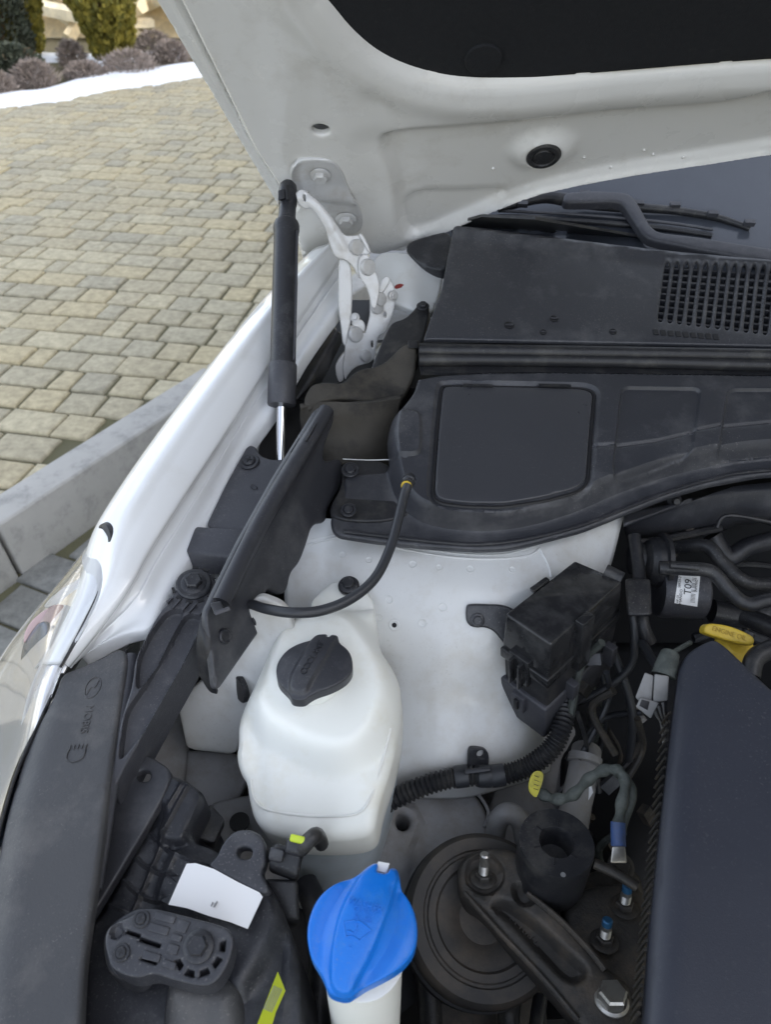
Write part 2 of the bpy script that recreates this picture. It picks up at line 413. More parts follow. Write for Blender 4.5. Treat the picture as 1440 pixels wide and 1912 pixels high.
M['wire'] = mat('wrapped_green_grey_cable', (.045, .052, .048), .7, dirt=(.1, .11, .1), dscale=120, dthr=.5, bump=.0006, bscale=300)
M['cable'] = mat('matt_black_cable', (.03, .032, .037), .4)
M['bluedot'] = mat('blue_thread_lock', (.03, .11, .22), .4, metal=.5)
M['kerb'] = mat('concrete_kerb', (.34, .335, .315), .8, c2=(.42, .41, .39), nscale=9, bump=.001, bscale=120, dirt=(.15, .155, .15), dscale=14, dthr=.55, damt=.5)
M['sand'] = mat('mossy_joint_sand', (.10, .092, .06), .95, c2=(.12, .115, .06), nscale=6, bump=.002, bscale=150)
M['paver'] = pal('buff_concrete_paver', [(.44, .385, .26), (.385, .35, .255), (.48, .43, .30), (.35, .325, .25), (.47, .405, .26), (.42, .375, .265)], .85, 30, .0012, 160, .62)
M['paver_car_shade'] = pal('car_shaded_paver', [(.22, .22, .20), (.26, .26, .24), (.19, .19, .18), (.24, .235, .2)], .85, 30, .0012, 160, .6)  # the car's shadow is mixed into these darker grey paver colours
M['snow'] = mat('old_snow', (.84, .87, .92), .6, sss=.4, c2=(.76, .79, .84), nscale=5, bump=.01, bscale=25)
M['soil'] = mat('winter_garden_soil', (.16, .13, .08), .95, c2=(.10, .10, .05), nscale=4, bump=.01, bscale=30)
M['bark'] = mat('thuja_bark', (.14, .09, .05), .9, bump=.003, bscale=60)
M['thuja'] = pal('thuja_leaves', [(.20, .18, .03), (.30, .25, .04), (.12, .12, .025), (.36, .30, .05)], .7, 20, .001, 100, .7)
M['jun'] = pal('grey_green_leaves', [(.07, .085, .06), (.10, .11, .08), (.05, .065, .04)], .7, 20, .001, 100, .7)
M['twig'] = pal('dry_lavender_twigs', [(.30, .25, .22), (.38, .32, .28), (.22, .18, .16)], .85, 20, .001, 100, .7)
M['log'] = pal('split_firewood', [(.90, .80, .58), (.94, .86, .66), (.80, .66, .42), (.92, .84, .66)], .8, 14, .003, 40, .75)
M['brickm'] = pal('red_brown_brick', [(.26, .11, .08), (.30, .14, .10), (.22, .10, .08)], .85, 20, .002, 80, .7)
M['shade_house'] = mat('beige_render_wall', (.45, .42, .36), .9, bump=.002, bscale=80)
M['roof'] = mat('roof_tile', (.20, .09, .07), .8)

# shared bolt shapes -------------------------------------------------
def hex_me(name, m, r=1., flange=1.5, h=.9, seg=6):
    vs = []; fs = []
    g = [lathe_geo((0, 0, 0), (0, 0, 1), [(flange*r, 0), (flange*r, .12*r), (flange*r*.93, .2*r), (r*1.02, .28*r)], 28)]
    hx = []
    pr = [(1.0, .2), (1.0, h*.85), (.86, h), (.5, h*.98)]
    for rr, hh in pr:
        for k in range(6): hx.append(Vec((math.cos(PI/3*k)*rr*r, math.sin(PI/3*k)*rr*r, hh*r)))
    hf = [(i*6+k, i*6+(k+1) % 6, (i+1)*6+(k+1) % 6, (i+1)*6+k) for i in range(3) for k in range(6)]+[tuple(18+k for k in range(6))]
    g.append((hx, hf)); return mesh(name, *join(*g), m, 30)
def screw_me(name, m):
    g = [lathe_geo((0, 0, 0), (0, 0, 1), [(1., 0), (1., .12), (.92, .2), (.7, .2), (.66, .14), (.62, .14), (.6, .3), (.5, .42), (.2, .46), (.0, .46)], 32)]
    return mesh(name, *join(*g), m, 30)
def cross_me(name, m):
    g = [box_geo((0, 0, .46), Vec((.34, 0, 0)), Vec((0, .07, 0)), Vec((0, 0, .03))), box_geo((0, 0, .461), Vec((.07, 0, 0)), Vec((0, .34, 0)), Vec((0, 0, .03)))]
    return mesh(name, *join(*g), m, 30)
HEXW = hex_me('bolt', M['hinge']); HEXB = hex_me('bolt', M['plas']); HEXS = hex_me('bolt', M['steel'], flange=1.35); HEXI = hex_me('nut', M['iron'], flange=1.55)
SCR = screw_me('screw', M['plas']); CRS = cross_me('slot', M['ink_and_shade'])
def bolt(me, p, n, r, parent, name='bolt', up=None, **kw):
    return put(name, me, parent, M=scaled(axM(p, n, up), r), **kw)
# ================================================================== THE PLACE
ZP = .20                                        # upper pavement level; the car stands on z = 0
def gplane(name, m, pts, z, th=.05, kind='structure', **kw):
    o = put(name, mesh(name, [(x, y, z) for x, y in pts]+[(x, y, z-th) for x, y in pts], [tuple(range(len(pts)))]+[tuple(range(2*len(pts)-1, len(pts)-1, -1))]+[(i, i+len(pts), (i+1) % len(pts)+len(pts), (i+1) % len(pts)) for i in range(len(pts))], m), **kw); o['kind'] = kind; return o
# kerb: inner / outer lines on the ground, taken where they stand
k1 = V(0, 921, ZP+.01); k2 = V(458, 637, ZP+.01)          # back edge
f1 = V(0, 979, ZP+.01); f2 = V(408, 704, ZP+.01)          # front top edge
kd = (k2-k1).normalized(); kn = Vec((kd.y, -kd.x, 0))      # along / towards the car
KW = (f1-k1).dot(kn)
K0 = k1-kd*3.0; KL = 14.0
gplane('ground', M['soil'], [(-60, -60), (60, -60), (60, 90), (-60, 90)], -.06)
ZD = .05
lower = gplane('driveway', M['sand'], [(-6, -6), (6, -6), (6, 8), (-6, 8)], ZD-.012, .05)
# upper pavement bed
def side(p): return (Vec((p[0], p[1], 0))-Vec((k1.x, k1.y, 0))).dot(kn)
A_ = K0; B_ = K0+kd*KL
snowA = V(0, 205, ZP); snowB = V(370, 143, ZP); sdv = (snowB-snowA).normalized(); snv = Vec((-sdv.y, sdv.x, 0))
SA = snowA-sdv*7; SB = snowB+sdv*10
bed = gplane('pavement', M['sand'], [(A_.x, A_.y), (B_.x, B_.y), (SB.x+2, SB.y), (SA.x, SA.y), (-12, -3)], ZP-.012, .15)
# kerbstones
kt = thing('kerb', 'long grey concrete kerb between the paved yard and the car', 'kerb', (k1.x, k1.y, 0))
kb = -.13
cut = (V(390, 692, ZP)-K0).dot(kd)
segs = [cut-1.0-1.0-.012, cut-1.0, cut, cut+1.0, cut+2.0]
# the near kerbstone turns away at its corner
kc0 = (V(29, 1067, ZD)-K0).dot(kd)
spots = [(kc0-1, kc0), (kc0-2, kc0-1), (kc0, cut)]+[(cut+i, cut+i+1) for i in range(3)]
for i, (a, b) in enumerate(spots):
    a += .006; b -= .006; p = K0+kd*a; q = K0+kd*b; T = ZP+.012
    top = [Vec((p.x, p.y, T)), Vec((q.x, q.y, T)), Vec((q.x, q.y, T))+kn*KW, Vec((p.x, p.y, T))+kn*KW]
    bot = [Vec((v.x, v.y, -.05)) for v in top]; bot[2] += kn*.03; bot[3] += kn*.03
    hexa('kerbstone', top, bot, M['kerb'], kt, .009)
# pavers: rows with real joints; the nearest 300 seen are parts, the rest one mesh
def paver_geo(L, W, H, jit=0.004):
    r = .006; vs = []; fs = []
    for (dx, dz) in ((0, -H), (0, -r*1.3), (r*.45, -r*.3), (r*1.6, 0)):
        for cx, cy in ((-1, -1), (1, -1), (1, 1), (-1, 1)):
            vs.append(Vec((cx*(L/2-dx), cy*(W/2-dx), dz)))
    for i in range(3):
        for k in range(4): fs.append((i*4+k, i*4+(k+1) % 4, (i+1)*4+(k+1) % 4, (i+1)*4+k))
    fs.append((12, 13, 14, 15)); return vs, fs
PR = random.Random(5)
def wob(g, s):
    v, f = g; o = [Vec(x) for x in v]
    for c in range(4):
        d = Vec((PR.uniform(-s, s), PR.uniform(-s, s), PR.uniform(-s*.4, s*.2)))
        for i in range(4): o[i*4+c] = o[i*4+c]+d
    return o, f
PV = {}
ROW = .128; LEN = [.085, .13, .19]
for L in LEN: PV[L] = [mesh('paver', *wob(paver_geo(L-.011, ROW-.011, .045), .003), M['paver'], 60) for _ in range(4)]
PV2 = {L: [mesh('paver', *wob(paver_geo(L-.009, ROW-.009, .045), .002), M['paver_car_shade'], 60) for _ in range(2)] for L in LEN}
def lay(ang, o, nx, ny, keep, z, meshes, cap, parent, stuffname, mm_, start=(0, 0)):
    d = Vec((math.cos(ang), math.sin(ang), 0)); n = Vec((-d.y, d.x, 0)); items = []
    for j in range(ny[0], ny[1]):
        x = nx[0]+PR.uniform(-.1, .1); seq = []
        while x < nx[1]:
            L = PR.choice([.19, .19, .13, .13, .085, .19, .13]); c = o+d*(x+L/2)+n*(j*ROW); x += L
            if not (keep(c) or (L < .1 and keep(c-kn*.04))): continue
            zz = z+PR.uniform(-.003, .002); cc = Vec((c.x, c.y, zz)); px, py, dd = proj(cc)
            vis = dd > .3 and -40 < px < 700 and 100 < py < 1300 and px < 1050-py*.72
            items.append((vis, dd, L, cc, ang+PR.uniform(-.02, .02)))
    items.sort(key=lambda t: (not t[0], t[1]))
    sv = []; sf = []
    for i, (vis, dd, L, c, a) in enumerate(items):
        Mx = Matrix.Translation(c) @ Matrix.Rotation(a, 4, 'Z') @ Matrix.Rotation(PR.uniform(-.012, .012), 4, 'X') @ Matrix.Rotation(PR.uniform(-.01, .01), 4, 'Y')
        if vis and i < cap: put('paver', PR.choice(meshes[L]), parent, M=Mx)
        else:
            g = wob(paver_geo(L-.011, ROW-.011, .045), .003); k = len(sv); sv += [Mx @ v for v in g[0]]; sf += [tuple(q+k for q in f) for f in g[1]]
    if sv:
        o_ = put(stuffname, mesh(stuffname, sv, sf, mm_, 60), parent); o_['kind'] = 'stuff'
def in_up(c):
    if side(c) > .015: return False
    q = Vec((c.x, c.y, 0))-Vec((snowA.x, snowA.y, 0)); return q.dot(snv) < .12 and c.x > -5.5
ra = math.radians(-10.7)
lay(ra, Vec((-1.37, 2.37, 0)), (-4.2, 3.6), (-10, 52), in_up, ZP, PV, 290, bed, 'distant_pavers', M['paver'])
def in_low(c): return side(c) > KW+.03 and c.x > -2.5 and c.x < 1.5 and -1 < c.y < 3.2
lay(math.radians(-24), Vec((-.9, 1.0, 0)), (-3, 3), (-18, 18), in_low, ZD, PV2, 60, lower, 'driveway_pavers', M['paver_car_shade'])

# snow bank, a wavy strip on the far edge of the yard
def strip(name, m, a, b, w0, w1, h, z, seed, n=420, k=14):
    d = (b-a); L = d.length; d = d.normalized(); nn = Vec((-d.y, d.x, 0)); vs = []; fs = []
    for i in range(n+1):
        x = L*i/n; e0 = w0+.10*noise.noise(Vec((x*1.8, seed, 0)))+.05*noise.noise(Vec((x*7, seed, 3)))+.025*noise.noise(Vec((x*19, seed, 5))); e1 = w1+.45*noise.noise(Vec((x*1.1, seed, 9)))
        for j in range(k+1):
            t = j/k; y = e0+(e1-e0)*t; hh = h*math.sin(PI*min(1, t*1.02))**.6*(.75+.5*noise.noise(Vec((x*2.3, y*2.3, seed))))
            p = a+d*x+nn*y; vs.append((p.x, p.y, z+hh-.012*(j in (0, k))))
    for i in range(n):
        for j in range(k): q = i*(k+1)+j; fs.append((q, q+k+1, q+k+2, q+1))
    me = mesh(name, vs, fs, m, 180)
    if me.polygons[5].normal.z < 0: me.flip_normals()
    return put(name, me)
o = strip('snow', M['snow'], SA, SB, -.02, .62, .055, ZP-.005, 2.2); o['kind'] = 'stuff'
gplane('garden_bed', M['soil'], [(SA.x-6, SA.y-4), (SB.x, SB.y), (SB.x+4, SB.y+30), (-30, 40)], ZP-.03, .1)
o = strip('snow_patch', M['snow'], V(-200, 118, ZP), V(330, 112, ZP), .1, .55, .06, ZP-.02, 7.7, 60, 10); o['kind'] = 'stuff'

# foliage -------------------------------------------------------------
def leafcloud(name, m, c, rx, ry, h, n, size, shape, seed, parent, tall=1.6, out=.9):
    wid = .09 if m == M['twig'] else .33
    R = random.Random(seed); vs = []; fs = []
    for _ in range(n):
        t = R.random(); a = R.uniform(0, 2*PI); rr = shape(t)*(.45+.55*R.random()**.4)*(1 if m != M['twig'] else R.uniform(.75, 1.25))
        lump = 1+.22*noise.noise(Vec((math.cos(a)*2+seed, math.sin(a)*2, t*6)))
        p = Vec((c[0]+math.cos(a)*rx*rr*lump, c[1]+math.sin(a)*ry*rr*lump, c[2]+h*t))
        d = Vec((math.cos(a)*out, math.sin(a)*out, tall+R.uniform(-.6, .6))).normalized(); d += Vec((R.uniform(-.5, .5), R.uniform(-.5, .5), R.uniform(-.3, .3))); d.normalize()
        s = size*R.uniform(.6, 1.4); q = d.cross(Vec((R.uniform(-1, 1), R.uniform(-1, 1), R.uniform(-1, 1)))).normalized()*s*wid
        k = len(vs); vs += [p, p+d*s*.5+q, p+d*s, p+d*s*.5-q]; fs.append((k, k+1, k+2, k+3))
    return put(name, mesh(name, vs, fs, m, 0), parent)
def thuja(c, rx, h, seed, label):
    t = thing('thuja_tree', label, 'tree', c)
    lathe('trunk', Vec(c)-Vec((0, 0, .05)), (0, 0, 1), [(.045, 0), (.035, .3), (.02, h*.8), (.004, h*.97)], M['bark'], t, 10)
    for k in range(10):
        a = k*2.4; z = .15+k*.12; p = Vec(c)+Vec((0, 0, z)); tube('limb', [p, p+Vec((math.cos(a)*rx*.5, math.sin(a)*rx*.5, .15)), p+Vec((math.cos(a)*rx*.7, math.sin(a)*rx*.7, .4))], lambda s: .012*(1-s*.8), M['bark'], t, 6, 3)
    leafcloud('crown', M['thuja'], (c[0], c[1], c[2]+.05), rx, rx, h, 17000, .055, lambda s: (min(1, .55+s*2.2) if s < .2 else 1-.9*((s-.2)/.8)**1.5), seed, t, 1.8, .8)
def gp(px, py): v = V(px, py, ZP); return (v.x, v.y, v.z-.02)
thuja(gp(212, 118), .30, 2.3, 3, 'tall yellow-green thuja, the slim one between the two gaps of firewood')
thuja(gp(52, 108), .24, 2.1, 4, 'yellow-green thuja partly hidden behind the grey-green bush at the left edge')
def bush(name, label, c, rx, h, seed, m, n, size, cat='bush', tall=1.2, group=None):
    t = thing(name, label, cat, c, group); R = random.Random(seed)
    g = []
    for k in range(26):
        a = R.uniform(0, 2*PI); s = R.uniform(.3, .95); p = Vec(c); g.append(tube_geo([p, p+Vec((math.cos(a)*rx*s*.5, math.sin(a)*rx*s*.5, h*.5)), p+Vec((math.cos(a)*rx*s, math.sin(a)*rx*s, h*R.uniform(.7, 1)))], .004, 5, 3))
    put('stems', mesh('stems', *join(*g), M['bark'] if m != M['twig'] else m, 40), t)
    leafcloud('foliage', m, c, rx, rx, h, n, size, lambda s: math.sin(PI*min(1, .22+s*.75))**.7, seed, t, tall, 1.3)
bush('juniper_bush', 'tall rounded grey-green bush standing at the left edge of the photo', gp(8, 118), .30, .95, 21, M['jun'], 9000, .04)
bush('low_bush', 'low dark green bush at the foot of the grey-green one by the snow', gp(30, 150), .24, .27, 22, M['jun'], 6000, .035)
for i, (px, py, rx, h, lb) in enumerate([(68, 163, .15, .19, 'bare greyish lavender clump right in front of the low dark green bush'),
      (137, 122, .10, .20, 'small bare twiggy shrub standing in front of the bright firewood gap'),
      (160, 145, .15, .12, 'low flat dry shrub left of the small snow lump'),
      (242, 135, .22, .17, 'broad low dry shrub right of the snow lump under the slim thuja'),
      (292, 112, .17, .24, 'brownish dry shrub between the slim thuja and the hood edge'),
      (322, 118, .15, .18, 'dry shrub nearest the open hood edge'),
      (2, 182, .10, .17, 'dry clump cut by the left edge of the photo above the snow')]):
    bush('dry_shrub', lb, gp(px, py), rx, h, 40+i, M['twig'], 1500, .05, 'shrub', 1.1, 'dry winter shrubs along the snow')
# snow lump
c = gp(203, 128); vs, fs = lathe_geo(c, (0, 0, 1), [(.12, 0), (.11, .04), (.08, .075), (.03, .09), (0, .092)], 20)
o = put('snow_lump', mesh('snow_lump', [v+Vec((.02*noise.noise(v*9), .02*noise.noise(v*9+Vec((5, 0, 0))), .015*noise.noise(v*12))) for v in vs], fs, M['snow'], 180)); o['kind'] = 'stuff'

# firewood: split logs thrown in a heap, each a part
fp = thing('firewood_pile', 'sunlit heap of pale split firewood behind the thujas', 'woodpile', (-2.2, 10.4, .15))
LG = []
for i in range(5):
    R = random.Random(90+i); pr = [(math.cos(a)*R.uniform(.06, .09), math.sin(a)*R.uniform(.05, .08)) for a in [0.2, 1.2, 2.4, 3.6, 4.9]]
    L = R.uniform(.34, .42); vs = [Vec((x*(1+.1*R.uniform(-1, 1)), y, s*L/2)) for s in (-1, 1) for x, y in pr]; n = 5
    LG.append(mesh('log', vs, [tuple(range(n))[::-1], tuple(range(n, 2*n))]+[(k, (k+1) % n, (k+1) % n+n, k+n) for k in range(n)], M['log'], 20))
R = random.Random(17)
for i in range(280):
    x = R.uniform(-5.2, -.2); lay_ = R.random()**.8; z = .2+.06+lay_*1.15; y = 9.7+lay_*.75+R.uniform(-.12, .12)
    Mx = Matrix.Translation((x, y, z)) @ Matrix.Rotation(R.uniform(0, PI), 4, 'Z') @ Matrix.Rotation(PI/2+R.uniform(-.6, .6), 4, 'X') @ Matrix.Rotation(R.uniform(0, 6), 4, 'Z')
    put('log', R.choice(LG), fp, M=Mx)
core = put('heap_core', mesh('heap_core', [(-5.4, 9.9, .1), (0, 9.9, .1), (0, 11.6, .1), (-5.4, 11.6, .1), (-5.2, 10.6, 1.25), (-.2, 10.6, 1.25), (-.2, 11.5, 1.25), (-5.2, 11.5, 1.25)], [(3, 2, 1, 0), (4, 5, 6, 7), (0, 1, 5, 4), (1, 2, 6, 5), (2, 3, 7, 6), (3, 0, 4, 7)], M['log']), fp)
# brick pillar behind, and post leaning in front
bp_ = V(255, 8, .55); bt = thing('brick_wall', 'red-brown brick wall standing behind the firewood', 'wall', (-2.2, 12.0, .1))
gplane('mortar', M['kerb'], [(-5, 12.05), (3, 12.05), (3, 12.25), (-5, 12.25)], 2.0, 1.9, 'part', parent=bt)
del bt.children[0]['kind']
bk = [mesh('brick', *paver_geo(.24, .07, .05), M['brickm'], 60)]
for j in range(12):
    for i in range(22):
        x = -4.8+i*.26+(j % 2)*.13
        put('brick', bk[0], bt, M=Matrix.Translation((x, 12.045, .2+j*.085)) @ Matrix.Rotation(PI/2, 4, 'X'))
# unseen building added on the right to keep the sun off the yard
ht = thing('shade_house', 'plain beige shade building added out of view on the right of the yard', 'shade_house', (6.5, 0, 0))
def bx(name, x0, x1, y0, y1, z0, z1, m, parent):
    return put(name, mesh(name, *box_geo(((x0+x1)/2, (y0+y1)/2, (z0+z1)/2), Vec(((x1-x0)/2, 0, 0)), Vec((0, (y1-y0)/2, 0)), Vec((0, 0, (z1-z0)/2))), m), parent)
bx('wall', 4.6, 10, -8, 6.4, -.1, 5.6, M['shade_house'], ht)
put('roof', mesh('roof', [(4.2, -8.3, 5.6), (4.2, 6.7, 5.6), (7.3, 6.7, 7.6), (7.3, -8.3, 7.6), (10.4, 6.7, 5.6), (10.4, -8.3, 5.6)], [(0, 1, 2, 3), (3, 2, 4, 5), (0, 3, 5), (1, 4, 2), (0, 5, 4, 1)], M['roof']), ht)
# ================================================================== THE CAR BODY
car = thing('car', 'white car with its hood open, the engine bay seen from the front left corner', 'car', (.35, .45, 0))

# ---- hood: plane through the rear left corner, opened about 52 degrees
C0 = D(515, 378, .85)
HP = F(C0, n=Vec((0, -.788, -.616)))
if HP.u.x < 0: HP.u = -HP.u; HP.v = HP.n.cross(HP.u)
def huv(px, py): return np.array(HP.uv(px, py))
HPL = HP.off(-.020)
def huvL(px, py): return np.array(HPL.uv(px, py))
eA = huvL(290, 0); eB = huvL(515, 378); ed = (eA-eB)/np.linalg.norm(eA-eB)
TL = eB+ed*1.02
right = 1.22
def ex(p, q, L): p = huv(*p); q = huv(*q); d = (q-p)/np.linalg.norm(q-p); return p+d*L
HPR = HP.off(-.012)
def huvR(px, py): return np.array(HPR.uv(px, py))
p_, q_ = huvR(1200, 313), huvR(1440, 275); RB = p_+(q_-p_)/np.linalg.norm(q_-p_)*.95
HOUT = [tuple(TL), tuple(eB+ed*.6), tuple(eA), tuple(eB), tuple(huvL(545, 425)), tuple(huvL(568, 463)), tuple(huv(606, 455)), tuple(huv(650, 445)), tuple(huv(700, 470)), tuple(huvR(762, 446)), tuple(huvR(860, 403)), tuple(huvR(950, 366)), tuple(huvR(1010, 346)), tuple(huvR(1100, 329)), tuple(huvR(1200, 311)), tuple(huvR(1320, 293)), tuple(huvR(1440, 274)), tuple(RB), (RB[0]+.04, RB[1]+.5), (RB[0]-.05, TL[1]+.05), ((RB[0]+TL[0])/2, TL[1]+.12)]
def hpoly(px, extra=(), k=2): return np.array(chaikin([tuple(huv(*p)) for p in px]+[tuple(e) for e in extra], k))
padpx = [(575, -24), (610, 12), (650, 64), (700, 108), (760, 136), (830, 154), (900, 159), (1000, 157), (1120, 148), (1300, 133), (1440, 122)]
e1 = huv(1440, 112); e2 = huv(575, -30)
PADEX = [(1.05, e1[1]+.02), (1.05, TL[1]-.1), (e2[0]-.02, TL[1]-.1)]
PADP = hpoly(padpx, PADEX)
lowpx = [(728, 240), (900, 229), (1060, 217), (1200, 207), (1340, 198), (1400, 186), (1440, 170), (1600, 160)]
LOWP = hpoly(lowpx+[(1600, 240), (1440, 280), (1320, 298), (1200, 317), (1100, 335), (1010, 352), (950, 372), (860, 408), (780, 440), (748, 430), (742, 330), (712, 262)])
SUBP = hpoly([(755, 362), (860, 362), (955, 360), (930, 380), (860, 408), (780, 440), (750, 425)])
hemL = np.array([tuple(TL+np.array([.055, 0])), tuple(huv(332, 0)), tuple(huv(386, 92)), tuple(huv(430, 190)), tuple(huv(446, 220)), tuple(huv(462, 250)), tuple(huv(505, 325)), tuple(huv(530, 352))])
hemL = np.array([tuple(TL+np.array([.052, 0])), tuple(huvL(337, 0)), tuple(huvL(444, 215)), tuple(huvL(462, 252)), tuple(huvL(530, 352))]); hem0 = np.array([tuple(TL), tuple(eA), tuple(eB)])
plug = huv(1015, 290); hole = huv(599, 238)
BUMPS = [(huv(588, 180), .006, .0016), (huv(655, 320+0), .02, 0), (huv(757, 272), .012, .0012), (huv(782, 325), .012, .0012), (huv(700, 180), .03, -.0015)]
REAR = np.array([tuple(huvR(*p)) for p in [(606, 455), (650, 445), (700, 470), (762, 446), (860, 403), (950, 366), (1010, 346), (1100, 329), (1200, 311), (1320, 293), (1440, 274)]]+[tuple(RB)])
def hh(q):
    q = np.asarray(q)
    s = lambda P: np.where(inside(q, P), 1, -1)*dist_poly(q, P)
    base = .0*np.ones(len(q))+.020
    dp = s(PADP); base = base-.014*sst(dp-.004, .020)
    base += .004*gau(np.abs(dp+.022), .014)
    dl = s(LOWP); base = base-.010*sst(dl, .016)
    base -= .004*sst(s(SUBP), .008)
    # soft diagonal hollow in the left shoulder
    base += .006*np.sin(np.clip((q[:, 0]-eB[0])*9, 0, PI))
    # hem along the left edge: groove and step
    d0 = dist_poly(q, hemL, False); 
    x_h = np.interp(q[:, 1], hemL[::-1, 1], hemL[::-1, 0]); lf = q[:, 0]-x_h
    base = base*sst(lf-.006, .012)
    base -= .003*gau(d0, .0022)
    x_e = np.interp(q[:, 1], [eB[1], TL[1]], [eB[0], TL[0]]); base += .0035*gau(q[:, 0]-x_e-.016, .005)*(lf < 0)
    # dome round the rubber plug
    dpq = np.hypot((q[:, 0]-plug[0])/1.25, q[:, 1]-plug[1]); base += .009*sst(.024-dpq, .014)
    base -= .0022*gau(np.hypot(q[:, 0]-huv(700, 262)[0], q[:, 1]-huv(700, 262)[1]), .02)
    # hemmed rear edge
    dr = dist_poly(q, REAR, False); base = base*(1-.15*sst(.011-dr, .008))+.003*gau(dr-.004, .003)
    for c, w_, a in BUMPS:
        if a: base += a*gau(np.hypot(q[:, 0]-c[0], q[:, 1]-c[1]), w_*.6)
    return base-.020
def circ(c, r, n=16, sx=1): return [(c[0]+sx*r*math.cos(2*PI*i/n), c[1]+r*math.sin(2*PI*i/n)) for i in range(n)]
hlines = [(hemL, (-.012, -.009, -.006, -.004, -.002, -.001, 0, .001, .002, .004, .006, .009, .012)), (np.vstack([PADP, PADP[:1]]), (-.018, -.012, -.008, -.004, 0, .004, .008, .012, .018)), (np.vstack([LOWP, LOWP[:1]]), (-.010, -.006, -.003, 0, .003, .006, .010)),
          (np.array([eB+[.014, .01], TL+[.014, 0]]), (-.004, 0, .004)), (REAR, (-.016, -.012, -.009, -.006, -.004, -.002, 0, .002, .004, .006, .009, .012, .016)), (np.vstack([SUBP, SUBP[:1]]), (-.004, 0, .004))]
hood = sheet('hood', HP, HOUT, M['hoodin'], car, lines=hlines, h=hh, thick=.004, r=.003, res=.0072, holes=[circ(hole, .0075, sx=1.2), circ(plug, .0165)], uvs=True, k=1)
# outer skin above the inner panel
OS = [(u, v) for u, v in HOUT]
def sk(q):
    cx = q[:, 0]-.6; return -.006-.030*(1-np.clip((q[:, 0]+.0)/.25, 0, 1)*0)*np.clip(1-np.abs(cx)/.75, 0, 1)**.5
sheet('outer_skin', HP.off(-.022), OS, M['paint'], hood, h=sk, thick=.0015, res=.03, uvs=True, k=1)
pad_h = lambda q: .001*np.array([noise.noise(Vec((a*9, b*9, 0))) for a, b in q])
PADI = [tuple(p) for p in hpoly([(x, y-6) for x, y in padpx], PADEX, 1)]
pad = sheet('insulation_pad', HP.off(-.0025), PADI, M['pad'], hood, h=pad_h, thick=.004, r=.002, res=.012, uvs=True, k=0)
pc = huv(903, 113); n_ = HP.n
cp = HP.off(-.001).at(903, 112, .0)
lathe('pad_clip', cp, n_, [(.0, -.002), (.0165, -.002), (.0165, .0003), (.0155, .0012), (.004, .0016), (0, .0016)], M['pad'], hood)
pp = HP.w(plug[0], plug[1], .0005)
lathe('rubber_plug', pp, n_, [(.0, -.006), (.0185, -.006), (.0185, .001), (.0165, .003), (.0125, .0032), (.0115, .0018), (.0105, .0016), (.0095, .0030), (.002, .0034), (0, .0034)], M['rub'], hood)
# water drops along the rear edge
dr = []
DR = random.Random(4)
for px, py in [(922, 322), (1205, 295), (1278, 303), (1092, 308), (1222, 303), (1142, 324)]:
    p = HP.at(px, py); u, v = HP.uv(px, py); p = HP.w(u, v, float(hh(np.array([[u, v]]))[0]))
    dr.append(lathe_geo(p, n_, [(0, 0), (.0016, .0001), (.0018, .0006), (.0012, .0014), (.0004, .0018), (0, .0018)], 12))
put('water_drops', mesh('water_drops', *join(*dr), M['hoodin'], 60), hood)['kind'] = 'stuff'

# ---- hinge
HG = F(D(560, 330, .775), D(680, 340, .785), D(690, 650, .848))
HB = HP.off(.006)
def z3(L): return [(400+x/2.88, 300+y/2.88) for x, y in L]
hg = put('hood_hinge', sheet('hood_hinge', HB, z3([(430, 5), (540, -8), (640, 5), (690, 60), (715, 130), (745, 190), (775, 235), (800, 300), (798, 370), (745, 405), (680, 405), (620, 350), (590, 270), (540, 240), (490, 262), (440, 220), (430, 130), (400, 60)]), M['hinge'], r=.0022, thick=.003, res=.004,
    h=lambda q: .007*sst(-dln(HB, z3([(440, 150), (560, 160), (700, 155)]))(q)+.012, .018)*0+.006*gau(dln(HB, z3([(500, 175), (620, 180), (740, 200)]))(q), .011)+.004*gau(dln(HB, z3([(430, 10), (410, 70), (440, 140), (445, 215)]))(q), .004), put_it=False), car)
def hs_(name, pts, off, th=.003, r=.0012, h=None, holes=(), par=None):
    return sheet(name, HG.off(off), z3(pts), M['hinge'], par or hg, thick=th, r=r, res=.004, h=h, holes=holes, k=1)
hs_('hinge_arm', [(440, 175), (470, 150), (500, 170), (560, 215), (620, 285), (665, 350), (698, 402), (745, 405), (790, 395), (825, 440), (850, 500), (800, 520), (780, 580), (785, 650), (750, 570), (700, 530), (650, 525), (618, 440), (600, 372), (560, 302), (520, 252), (490, 262), (450, 232)], .004, .0028, h=lambda q: .0022*gau(dln(HG, z3([(470, 200), (540, 232), (600, 300), (650, 390), (690, 460)]))(q), .004), holes=[z3([(478, 180), (492, 184), (494, 222), (480, 218)])])
hs_('hinge_arm', [(790, 385), (815, 420), (845, 490), (835, 500), (800, 440), (775, 400)], .008, .002)
hs_('hinge_link', [(775, 560), (780, 520), (805, 500), (835, 510), (850, 560), (880, 620), (895, 680), (880, 760), (870, 800), (845, 790), (840, 740), (820, 680), (790, 640), (775, 600)], .010, .003)
hs_('hinge_link', [(672, 530), (700, 522), (735, 550), (745, 700), (738, 860), (722, 930), (710, 1000), (690, 990), (684, 900), (668, 800), (670, 640)], -.002, .004,)
